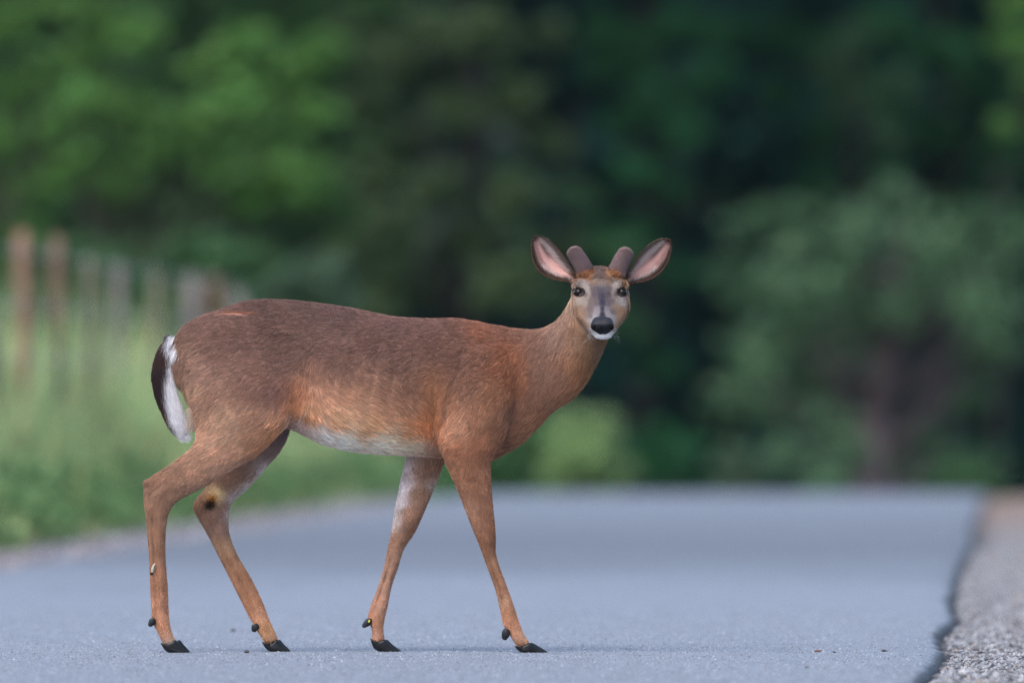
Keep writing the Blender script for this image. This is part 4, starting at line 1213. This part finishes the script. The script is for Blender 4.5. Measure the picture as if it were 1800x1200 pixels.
def coat():
    n = 360000
    def wt(c):
        u = toU(c)
        w = np.ones(len(u))
        w[(u[:, 1] < -45) & (u[:, 0] > 985) & (u[:, 2] < 612)] = 5.0
        w[u[:, 2] > 830] = 3.0
        w[(u[:, 1] > 25) & (u[:, 2] < 740)] = .45        # the side away from the road's near edge
        return w
    P, Nn = sample_mesh(body_me, n, wt)
    U = toU(P)
    keep = np.ones(n, bool)
    front = U[:, 1] < YN + 150
    for ex, ez, rx, rz in ((1017, 514, 10, 8), (1093.5, 514, 10, 8), (1058, 573, 21, 15), (1058, 583, 13, 10)):
        keep &= ~((((U[:, 0] - ex) / rx) ** 2 + ((U[:, 2] - ez) / rz) ** 2 < 1) & front & (U[:, 2] < 592))
    P, Nn, U = P[keep], Nn[keep], U[keep]
    n = len(P)
    NU = Nn.copy()
    d = flow(U, NU)
    nv = np.stack([vnoise(P, 22, s) for s in (0, 17, 41)], 1)
    nv2 = np.stack([vnoise(P, 70, s) for s in (5, 27, 61)], 1)
    head = (U[:, 1] < -50) & (U[:, 0] > 985) & (U[:, 2] < 612)
    amp = np.where(head, .15, .40)[:, None]
    leg = np.clip((U[:, 2] - 800) / 60, 0, 1)
    amp = amp * (1 - .6 * leg[:, None])
    d = d + amp * nv + amp * .7 * nv2 + rng.normal(0, .12, d.shape)
    d -= (d * NU).sum(1)[:, None] * NU
    d /= np.linalg.norm(d, axis=1)[:, None]
    L = np.full(n, .019)
    L += .010 * np.exp(-(((U[:, 0] - 320) / 40) ** 2 + ((U[:, 2] - 690) / 70) ** 2))
    L += .008 * np.exp(-(((U[:, 0] - 620) / 120) ** 2 + ((U[:, 2] - 740) / 50) ** 2))
    L = L * (1 - leg) + .0095 * leg
    neck = np.clip((U[:, 0] - 930) / 50, 0, 1) * (U[:, 2] > 520)
    L += .005 * neck * (1 - head)
    nose_d = np.clip((U[:, 1] - YN) / 150, 0, 1)
    L = np.where(head, .0045 + .008 * nose_d, L)
    L = np.where(head & (np.abs(U[:, 0] - 1055) > 38) & (U[:, 2] < 512), .0055, L)
    L = np.where(head & (U[:, 2] < 490), .0060, L)
    L *= rng.uniform(.65, 1.2, n)
    lift = np.where(head, .16, .26) * (1 - .35 * leg) * rng.uniform(.6, 1.5, n)
    c = coat_colour(U, jitter=9.0)
    streak = vnoise(P * np.array([1, 1, 3]), 55, 3)
    patch = vnoise(P, 14, 8)
    big = vnoise(P, 5, 31)
    br = (1 + .22 * streak + .14 * patch + .16 * big) * rng.lognormal(0, np.where(head, .20, .13), n) * np.where(head, 1.12, HM)
    c = c * br[:, None]
    # scattered rust hairs and dark banded hairs
    red = rng.uniform(0, 1, n) < .05 + .08 * np.clip(streak, 0, 1)
    red &= ~head
    c[red] *= np.array([1.12, .97, .85])
    dk = (rng.uniform(0, 1, n) < .16) & ~head
    c[dk] *= .7
    c = np.clip(c, .004, .85)
    rad = np.where(head, .00019, .00024) * np.where(leg > .5, .8, 1)
    hair_object('coat', P, Nn, d, L, rad, c, body, lift=lift, clump=.6, clump_dist=.007)


coat()

# ---- ears
def ear(outA, outB, ybase, side):
    """outA / outB: the two rims from root to tip, (px,py)"""
    A = catmull([(*p, 0) for p in outA], 5)[:, :2]; B = catmull([(*p, 0) for p in outB], 5)[:, :2]
    m = 22
    def resample(C):
        s = np.concatenate([[0], np.cumsum(np.linalg.norm(np.diff(C, axis=0), axis=1))]); s /= s[-1]
        t = np.linspace(0, 1, m)
        return np.stack([np.interp(t, s, C[:, 0]), np.interp(t, s, C[:, 1])], 1)
    A, B = resample(A), resample(B)
    nn = 17
    V, col = [], []
    for layer in (0, 1):
        for i in range(m):
            t = i / (m - 1)
            wdt = np.linalg.norm(A[i] - B[i])
            for j in range(nn):
                v = -1 + 2 * j / (nn - 1)
                p = A[i] * (1 - v) / 2 + B[i] * (1 + v) / 2
                deep = .42 * wdt * (1 - v * v) ** .8 * (1 - .25 * t) + 9 * (1 - t) ** 2
                y = ybase + deep - 6 * t + 4 * v * side
                if layer: y += 2.2 * (1 - v ** 6) + .3
                V.append((p[0], y, p[1]))
                # colours
                e = 1 - abs(v)
                if layer: c = (120, 88, 68)
                elif t > .9 or (v < 0 and e < .26) or (v > 0 and e < .15): c = (68, 50, 45)
                elif t < .14: c = (196, 178, 168) if v < 0 else (124, 88, 70)
                elif v > .42: c = (222, 204, 198)
                elif .56 < t < .82 and 0 < v <= .42: c = (112, 82, 80)
                elif v < -.5: c = (206, 176, 168)
                else: c = (204, 158, 150)
                col.append(lin(c))
    F = []
    o1 = m * nn
    for i in range(m - 1):
        for j in range(nn - 1):
            a = i * nn + j
            F.append((a, a + 1, a + nn + 1, a + nn)); F.append((o1 + a, o1 + a + nn, o1 + a + nn + 1, o1 + a + 1))
        a = i * nn; F.append((a, a + nn, o1 + a + nn, o1 + a)); a = i * nn + nn - 1; F.append((a, o1 + a, o1 + a + nn, a + nn))
    a = (m - 1) * nn
    for j in range(nn - 1):
        F.append((a + j, a + j + 1, o1 + a + j + 1, o1 + a + j)); F.append((j, o1 + j, o1 + j + 1, j + 1))
    col = np.array(col)
    # soften the patches
    g = col.reshape(2, m, nn, 3)
    for _ in range(2):
        g[:, 1:-1, 1:-1] = (g[:, 1:-1, 1:-1] * 2 + g[:, :-2, 1:-1] + g[:, 2:, 1:-1] + g[:, 1:-1, :-2] + g[:, 1:-1, 2:]) / 6
    col = g.reshape(-1, 3)
    me = bpy.data.meshes.new('ear')
    me.from_pydata([tuple(x) for x in W(V)], [], F)
    bm = bmesh.new(); bm.from_mesh(me); bmesh.ops.recalc_face_normals(bm, faces=bm.faces); bm.to_mesh(me); bm.free()
    for p in me.polygons: p.use_smooth = True
    me.materials.append(skin_mat)
    set_color(me, 'coat', col / .8)
    o = link(bpy.data.objects.new('ear', me), deer)
    # ear hair
    n = 16000
    P, Nn = sample_mesh(me, n)
    pw = W(np.array(V))
    kd = KDTree(len(pw))
    for i, q in enumerate(pw): kd.insert(Vector(q), i)
    kd.balance()
    ii = np.array([kd.find(Vector(p))[1] for p in P])
    c = col[ii]
    tt = ((ii % o1) // nn) / (m - 1); vv = -1 + 2 * ((ii % o1) % nn) / (nn - 1); lay = ii // o1
    root = W(np.array([(A[0][0] + B[0][0]) / 2, ybase, (A[0][1] + B[0][1]) / 2])); tip = W(np.array([(A[-1][0] + B[-1][0]) / 2, ybase, (A[-1][1] + B[-1][1]) / 2]))
    ax = tip - root; ax /= np.linalg.norm(ax)
    acr = W(np.array([*([B[m // 2][0]]), ybase, B[m // 2][1]])) - W(np.array([A[m // 2][0], ybase, A[m // 2][1]])); acr /= np.linalg.norm(acr)
    d = ax[None] * np.ones((n, 1)) + acr[None] * (-vv * .7 * (lay == 0))[:, None] + rng.normal(0, .22, (n, 3))
    d -= (d * Nn).sum(1)[:, None] * Nn; d /= np.linalg.norm(d, axis=1)[:, None]
    L = np.where(lay == 0, .005 + .014 * (np.abs(vv) > .35) * (np.abs(vv) < .9) * (tt < .8), .005) * rng.uniform(.6, 1.3, n)
    white = (lay == 0) & (((vv > .4) & (vv < .86)) | ((vv < -.35) & (vv > -.75) & (tt < .5))) & (tt > .05) & (tt < .8) & (rng.uniform(0, 1, n) < .75)
    c = np.where(white[:, None], lin((214, 196, 192)), c) * rng.lognormal(0, .16, n)[:, None]
    thin = (lay == 0) & (np.abs(vv) < .5) & (rng.uniform(0, 1, n) < .7)
    k = ~thin
    hair_object('ear_hair', P[k], Nn[k], d[k], L[k], .00020, np.clip(c[k], .004, .85), o, lift=.3)
    return o


EY = YN + 152
ear([(1008, 503), (996, 495), (985, 494), (966, 489), (948, 478), (938, 460), (934.5, 438), (935.5, 424), (941, 416)], [(1020, 484), (1007, 474), (1000, 463), (992, 452), (982, 438), (970, 426), (958, 419), (948, 415.5), (941, 416)], EY, 1)
ear([(1098, 506), (1108, 501), (1119, 498), (1140, 493), (1160, 480), (1173, 462), (1179, 440), (1179, 427), (1176, 421.5)], [(1088, 488), (1102, 478), (1112, 464), (1120, 451), (1134, 436), (1149, 425.5), (1161, 421), (1169, 419.5), (1176, 421.5)], EY, -1)

# ---- velvet antlers
velvet = plain('antler_velvet', tuple(lin((124, 103, 102)) * .95), rough=.85, spec=.1, var=.12, scale=300, bump=.2)


def antler(pairs, y0):
    rows = [(a[0], a[1], b[0], b[1], y0 - 5 * i, 11.5 if i < len(pairs) - 2 else 9.5 - 3 * (i - len(pairs) + 2)) for i, (a, b) in enumerate(pairs)]
    V, F = loft(rows, -1.1, sub=5, n=24, cap=.35)
    me = bpy.data.meshes.new('antler')
    me.from_pydata([tuple(x) for x in W(V)], [], F)
    bm = bmesh.new(); bm.from_mesh(me); bmesh.ops.recalc_face_normals(bm, faces=bm.faces); bm.to_mesh(me); bm.free()
    for p in me.polygons: p.use_smooth = True
    me.materials.append(velvet)
    o = link(bpy.data.objects.new('antler', me), deer)
    P, Nn = sample_mesh(me, 9000)
    d = np.array([0, 0, 1.0])[None] + rng.normal(0, .5, P.shape)
    d -= (d * Nn).sum(1)[:, None] * Nn; d /= np.linalg.norm(d, axis=1)[:, None]
    U = toU(P)
    edge = np.clip((455 - U[:, 2]) / 25, 0, 1)[:, None]
    c = (lin((108, 93, 97)) * (1 - edge) + lin((156, 132, 128)) * edge) * rng.lognormal(0, .18, (len(P), 1))
    hair_object('velvet', P, Nn, d, rng.uniform(.0015, .0032, len(P)), .00012, c, o, lift=1.3)
    return o


antler([((1016, 486), (1042, 470)), ((1012, 475), (1037, 462)), ((1004, 461), (1031, 452)), ((998, 449), (1025, 444)), ((997.5, 443), (1020, 437.5)), ((1001, 438), (1015, 435))], YN + 132)
antler([((1070, 472), (1098, 488)), ((1075, 462), (1101, 475)), ((1080, 452), (1107, 461)), ((1086, 443), (1112, 450)), ((1089, 438.5), (1112, 445)), ((1095, 436), (1108, 440))], YN + 132)

# ---- eyes
eye_m, _nt2, _b2 = new_mat('eye_dark')
_b2.inputs['Base Color'].default_value = (.006, .004, .003, 1); _b2.inputs['Roughness'].default_value = .06; _b2.inputs['Specular IOR Level'].default_value = .28
_b2.inputs['Coat Weight'].default_value = 0; _b2.inputs['Coat Roughness'].default_value = .03
lid_m = plain('eyelid_skin', (.010, .007, .007), rough=.5, spec=.2, var=.2, scale=200)


def part_mesh(name, V, F, mat, parent=None):
    me = bpy.data.meshes.new(name)
    me.from_pydata([tuple(x) for x in W(V)], [], F)
    bm = bmesh.new(); bm.from_mesh(me); bmesh.ops.recalc_face_normals(bm, faces=bm.faces); bm.to_mesh(me); bm.free()
    for p in me.polygons: p.use_smooth = True
    me.materials.append(mat)
    return link(bpy.data.objects.new(name, me), parent or deer)


for ex, ez, sg in ((1017.2, 514, 1), (1093.3, 514, -1)):
    y = surf_y(ex + sg * 3, ez)
    e = part_mesh('eye', *ellipsoid(ex, y + 7.5, ez + .4, 8.8, 9.3, 8.4, n=24, m=16), eye_m)
    # lids: an almond-shaped rim round the eye
    V, F = [], []
    n, k = 36, 8
    for i in range(n):
        t = 2 * math.pi * i / n
        ax = ex + 9.0 * math.cos(t) + sg * .6 * math.cos(t); az = ez + 7.0 * math.sin(t) * (1 - .12 * math.cos(t) * sg) + .8 * math.cos(t) * sg
        ys = surf_y(ax, az)
        ys = y + 4 if ys is None else ys
        th = 2.4 if math.sin(t) < 0 else 1.2
        for j in range(k):
            q = 2 * math.pi * j / k
            V.append((ax + th * math.cos(q) * math.cos(t), ys - .3 + th * math.sin(q), az + th * math.cos(q) * math.sin(t)))
    for i in range(n):
        for j in range(k):
            F.append((i * k + j, i * k + (j + 1) % k, ((i + 1) % n) * k + (j + 1) % k, ((i + 1) % n) * k + j))
    part_mesh('eyelid', V, F, lid_m, e)
    # lashes from the upper lid
    P = []
    for i in range(34):
        t = -math.pi * (.12 + .76 * random.random())
        P.append((ex + 10 * math.cos(t), y + 1, ez + 7 * math.sin(t)))
    P = np.array(P)
    d = np.stack([(P[:, 0] - ex) / 10 * .9, np.full(len(P), -.9), np.full(len(P), .25)], 1); d /= np.linalg.norm(d, axis=1)[:, None]
    hair_object('eyelashes', W(P), d, d, rng.uniform(.010, .018, len(P)), .00022, np.full((len(P), 3), .006), e, lift=0, droop=.2)

# ---- nose
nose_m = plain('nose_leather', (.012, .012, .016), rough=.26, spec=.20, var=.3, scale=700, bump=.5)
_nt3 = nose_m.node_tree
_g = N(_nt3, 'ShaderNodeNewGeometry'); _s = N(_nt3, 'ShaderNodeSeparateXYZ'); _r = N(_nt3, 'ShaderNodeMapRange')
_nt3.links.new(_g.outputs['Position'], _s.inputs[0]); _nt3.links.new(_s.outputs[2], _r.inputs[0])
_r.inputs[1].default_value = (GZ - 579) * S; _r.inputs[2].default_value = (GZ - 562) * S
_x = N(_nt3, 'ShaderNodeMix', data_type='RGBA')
_x.inputs[6].default_value = (.005, .005, .007, 1); _x.inputs[7].default_value = (.020, .021, .027, 1)      # sheen on the upper nose pad, painted as a lighter grey
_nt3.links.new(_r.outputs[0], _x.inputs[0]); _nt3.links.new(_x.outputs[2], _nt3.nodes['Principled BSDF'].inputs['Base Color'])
nostril_m = plain('nostril_dark', (.003, .002, .003), rough=.8, spec=.1, var=.1)


def nose():
    out = [(700, 903), (722, 885), (750, 878), (790, 876), (830, 879), (862, 888), (887, 910), (899, 945), (898, 985), (880, 1008), (856, 1030), (826, 1048), (790, 1055), (756, 1048), (728, 1028), (699, 1006), (679, 980), (680, 940)]
    O = np.array([(a / 5 + 900, b / 5 + 380) for a, b in out])
    O = catmull([(*p, 0) for p in list(O) + [O[0]]], 3)[:-1, :2]
    c = np.array([1057.7, 571.0]); n = len(O)
    O = c + (O - c) * np.array([.92, .94]) + np.array([0, 1.0])
    V = []
    fw = -5.0        # stands proud of the muzzle
    rings = [(1.04, 26), (1.03, 17), (1.0, 9), (.95, 3.5), (.85, .3), (.68, -1.6), (.48, -2.4), (.25, -2.8)]
    for s, y in rings:
        for k in range(n):
            p = c + (O[k] - c) * s
            # slight groove down the middle, hollows at the nostrils
            g = 1.4 * math.exp(-((p[0] - 1058) / 2.2) ** 2) * (p[1] > 574)
            top = 9.0 * max(0, (570 - p[1]) / 13)
            h = 0
            for nx in (1043.5, 1072.5):
                h += 2.2 * math.exp(-(((p[0] - nx) / 4.2) ** 2 + ((p[1] - 575.5) / 4.5) ** 2))
            lowr = 5.0 * max(0, (p[1] - 576) / 12)
            V.append((p[0], YN + fw * (y < 9.5) + y + g + top * (s < 1.01) + h + lowr, p[1]))
    V.append((c[0], YN + fw - 2.9, c[1]))
    F = []
    for i in range(len(rings) - 1):
        for k in range(n):
            F.append((i * n + k, i * n + (k + 1) % n, (i + 1) * n + (k + 1) % n, (i + 1) * n + k))
    for k in range(n):
        F.append(((len(rings) - 1) * n + k, (len(rings) - 1) * n + (k + 1) % n, len(V) - 1))
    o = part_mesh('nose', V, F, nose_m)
    for nx, r in ((1043.2, .5), (1073.0, -.5)):
        part_mesh('nostril', *ellipsoid(nx, YN - 2.6, 575.5, 4.2, 3.8, 5.6, r), nostril_m, o)


nose()

# ---- whiskers and chin hairs
P = []
for sg in (-1, 1):
    for i in range(6):
        P.append((1058 + sg * random.uniform(12, 24), YN + random.uniform(8, 22), random.uniform(580, 594), sg))
P = np.array(P)
d = np.stack([P[:, 3] * rng.uniform(.5, 1.2, len(P)), rng.uniform(-.5, .1, len(P)), -rng.uniform(.1, 1.0, len(P))], 1); d /= np.linalg.norm(d, axis=1)[:, None]
hair_object('whiskers', W(P[:, :3]), d, d, rng.uniform(.016, .034, len(P)), .00015, np.full((len(P), 3), .45), deer, lift=0, droop=.25)

# ---- hooves and dewclaws
hoof_m = plain('hoof_horn', (.006, .0065, .008), rough=.36, spec=.28, var=.35, scale=120, bump=.15)


def claw(name, outline, y0, w, mat, parent=None):
    """profile polygon in px (closed), given a rounded thickness 2w around depth y0"""
    O = catmull([(*p, 0) for p in list(outline) + [outline[0]]], 3)[:-1, :2]
    c = O.mean(0); n = len(O); V, F = [], []
    rings = [(.55, -w), (.85, -w * .86), (.97, -w * .5), (1, 0), (.97, w * .5), (.85, w * .86), (.55, w)]
    for s, y in rings:
        for k in range(n):
            p = c + (O[k] - c) * s
            # sole stays flat
            if O[k][1] > c[1] + 3 and s < 1: p[1] = p[1] * .35 + O[k][1] * .65
            tip = np.clip((O[k][0] - c[0]) / 22, 0, 1)
            V.append((p[0], y0 + y * (1 - .55 * tip), p[1]))
    for i in range(len(rings) - 1):
        for k in range(n):
            F.append((i * n + k, i * n + (k + 1) % n, (i + 1) * n + (k + 1) % n, (i + 1) * n + k))
    F.append(tuple(range(n))[::-1]); F.append(tuple((len(rings) - 1) * n + k for k in range(n)))
    return part_mesh(name, V, F, mat, parent)


HOOF = {
    -54: [(283, 1128), (292, 1129), (302, 1126), (310, 1123), (317, 1131), (328.5, 1144), (327, 1145.2), (312, 1145.3), (298, 1145), (290, 1139)],
    52: [(459, 1127), (468, 1134), (478, 1130), (486, 1124), (495, 1133), (505, 1143), (503, 1145.2), (488, 1145.3), (474, 1145), (465, 1138)],
    -44: [(904, 1133), (914, 1135), (924, 1131), (931, 1128), (942, 1134), (957, 1143), (956, 1145.2), (936, 1145.3), (918, 1145.2), (909, 1140)],
    44: [(650, 1121), (659, 1127), (668, 1126), (676, 1124), (686, 1133), (700, 1143.5), (699, 1145.2), (682, 1145.3), (668, 1145.2), (656, 1138)]}
for y0, outl in HOOF.items():
    for dyy, dx in ((-6.2, 0), (6.2, 7 if y0 == -54 else 4)):
        claw('hoof', [(a + dx, b) for a, b in outl], y0 + dyy, 6.2, hoof_m)
DEW = {-54: (270, 1092, 5, 8, .15), 52: (449, 1103, 5.5, 7.5, -.1), -44: (890.5, 1113, 6, 10, -.1), 44: (646.5, 1095, 5, 10, .5)}
for y0, (x, z, rx, rz, rot) in DEW.items():
    for dyy in (-8, 8):
        q = [(-.9, -.5), (0, -1), (1, -.6), (1.05, .1), (.2, .75), (-.5, 1.05), (-1.1, .55)]
        c_, s_ = math.cos(rot), math.sin(rot)
        ox = x - (2.5 if dyy > 0 else 0)
        claw('dewclaw', [(ox + a * rx * c_ - b * rz * s_, z + a * rx * s_ + b * rz * c_) for a, b in q], y0 + dyy, 4.6, hoof_m)
tagm = plain('yellow_spot', (.55, .50, .03), rough=.5)
part_mesh('yellow_speck', *ellipsoid(648.7, 44 - 12.6, 1091.5, 1.6, 1.0, 2.8, .35), tagm)

# ---- wound on the near hind shank
wm = plain('pale_burr', (.40, .34, .27), rough=.8, var=.2, scale=300)
yb = surf_y(271, 998) or -66
b0 = part_mesh('burr', *ellipsoid(271.5, yb - .8, 997, 3.6, 2.6, 9.0, .35), wm)
b0['label'] = 'pale burr caught in the hair of the shank'
part_mesh('burr_seed', *ellipsoid(273, yb - 2.6, 996, .9, 1.2, 6.5, .3), nostril_m, b0)
part_mesh('burr_seed', *ellipsoid(268, yb - .8, 1007, 3.0, 1.8, 2.2, .2), lid_m, b0)

# ---- tail
def tail():
    rows = [(292, 590, 303, 588, 0, 9), (277, 612, 301, 612, -1, 13), (267, 640, 305, 640, -2, 15), (266, 668, 309, 664, -3, 16), (271, 695, 315, 690, -3, 16), (281, 722, 323, 714, -3, 15), (292, 746, 329, 738, -3, 12), (306, 764, 330, 757, -3, 7)]
    V, F = loft(rows, 2.5, sub=5, n=24, cap=.5)
    me = bpy.data.meshes.new('tail')
    me.from_pydata([tuple(x) for x in W(V)], [], F)
    bm = bmesh.new(); bm.from_mesh(me); bmesh.ops.recalc_face_normals(bm, faces=bm.faces); bm.to_mesh(me); bm.free()
    for p in me.polygons: p.use_smooth = True
    me.materials.append(skin_mat)
    spine = catmull([(286, 590, 0), (270, 618, 0), (262, 650, 0), (266, 690, 0), (279, 730, 0), (296, 758, 0), (318, 786, 0)], 8)
    split = catmull([(300, 588, 0), (293, 606, 0), (298, 624, 0), (296, 644, 0), (289, 668, 0), (288, 690, 0), (290, 720, 0), (297, 745, 0), (306, 768, 0)], 8)
    def tcol(U, j=0):
        x = U[:, 0] + (rng.normal(0, j, len(U)) if j else 0)
        bx = np.interp(U[:, 2], split[:, 1], split[:, 0])
        k = np.clip((x - bx) / 3.0 + .5, 0, 1)[:, None]
        dark = np.where((U[:, 2] < 640)[:, None], lin((66, 46, 42)), lin((52, 38, 40)))
        edge = np.clip((U[:, 2] - 680) / 60, 0, 1)[:, None]
        dark = dark * (1 - .5 * edge) + lin((96, 54, 40)) * .5 * edge
        lightc = lin((226, 224, 230)) * np.ones((len(U), 1))
        return dark * (1 - k) + lightc * k
    co = np.empty(len(me.vertices) * 3, np.float32); me.vertices.foreach_get('co', co); co = co.reshape(-1, 3).astype(float)
    set_color(me, 'coat', tcol(toU(co)))
    o = link(bpy.data.objects.new('tail', me), deer)
    n = 42000
    P, Nn = sample_mesh(me, n)
    U = toU(P)
    i = np.clip(np.searchsorted(spine[:, 1], U[:, 2]), 1, len(spine) - 1)
    d2 = spine[i, :2] - spine[i - 1, :2]
    d = np.stack([d2[:, 0], np.zeros(n), -d2[:, 1]], 1); d /= np.linalg.norm(d, axis=1)[:, None]
    d = d + rng.normal(0, .10, d.shape)
    d -= .8 * (d * Nn).sum(1)[:, None] * Nn; d /= np.linalg.norm(d, axis=1)[:, None]
    L = rng.uniform(.016, .036, n) * np.where(U[:, 2] < 640, .7, 1)
    c = tcol(U, 3.2) * rng.lognormal(0, .10, (n, 1))
    hair_object('tail_hair', P, Nn, d, L, .00017, np.clip(c, .003, .80), o, lift=.14, clump=.35, clump_dist=.01, droop=.05)
    # white fringe beside the root of the tail and under the buttock
    Pf = []
    for k in range(800):
        t = random.random()
        Pf.append((302 + 5 * t + random.gauss(0, 3), -30 + random.uniform(-14, 6), 588 + 8 * random.random() + 30 * t))
    Pf = np.array(Pf)
    Pf[:, 1] = [(surf_y(a, b) or -20) + random.uniform(-1, 0) for a, _, b in Pf]
    Nf = np.tile(np.array([[-.3, -.9, 0.1]]), (len(Pf), 1))
    df = np.tile(np.array([[-.28, -.1, -1.0]]), (len(Pf), 1)) + rng.normal(0, .12, (len(Pf), 3)); df /= np.linalg.norm(df, axis=1)[:, None]
    hair_object('rump_fringe', W(Pf), Nf, df, rng.uniform(.016, .034, len(Pf)), .0002, np.clip(lin((228, 226, 232)) * rng.lognormal(0, .12, (len(Pf), 1)), 0, .86), body, lift=.08, clump=.6)
    Pf = np.stack([rng.normal(341, 4, 1500), rng.uniform(-30, 10, 1500), rng.uniform(715, 752, 1500)], 1)
    df = np.tile(np.array([[-.5, -.2, -.75]]), (len(Pf), 1)) + rng.normal(0, .25, (len(Pf), 3)); df /= np.linalg.norm(df, axis=1)[:, None]
    hair_object('inner_thigh_hair', W(Pf), np.tile([[-1., 0, 0]], (1500, 1)), df, rng.uniform(.012, .022, len(Pf)), .0002, lin((200, 180, 166)) * rng.lognormal(0, .12, (1500, 1)), body, lift=.1, clump=.4)


tail()


# ------------------------------------------------------------------ pebbles on the road
peb = plain('dark_chip', (.05, .045, .05), rough=.8, var=.3, scale=200)
pebr = plain('reddish_chip', (.16, .09, .075), rough=.8, var=.3, scale=200)


def pebble(label, px, Y, r, mat, flat=.6):
    bm = bmesh.new(); bmesh.ops.create_icosphere(bm, subdivisions=2, radius=r)
    for v in bm.verts:
        v.co *= 1 + .35 * noise.noise(v.co * (1.2 / r) + Vector((px, 0, 0)))
        v.co.z *= flat; v.co.x *= 1.25
    me = bpy.data.meshes.new('pebble'); bm.to_mesh(me); bm.free(); me.materials.append(mat)
    o = link(bpy.data.objects.new('pebble', me)); o.location = ((px - 900) * Y / FPX, Y, float(r * flat * .8))
    tag(o, label, 'pebble', 'stone chips lying on the asphalt')


pebble('dark angular chip on the asphalt just left of the far hind hoof', 434, 37.95, .0055, peb, .8)
pebble('small blurred chip behind, between the two hind legs', 410, 41.6, .006, peb, .7)
pebble('reddish brown pebble, largest on the open road right of the deer', 1437, 38.1, .0085, pebr, .45)
pebble('tiny dark chip at the middle of the open road, near the reddish pebble', 1467, 38.0, .004, peb)
pebble('dark chip on the asphalt closest to the gravel edge', 1554, 38.15, .006, peb, .6)
pebble('tiny chip low on the asphalt below the reddish pebble', 1418, 35.8, .0045, peb)
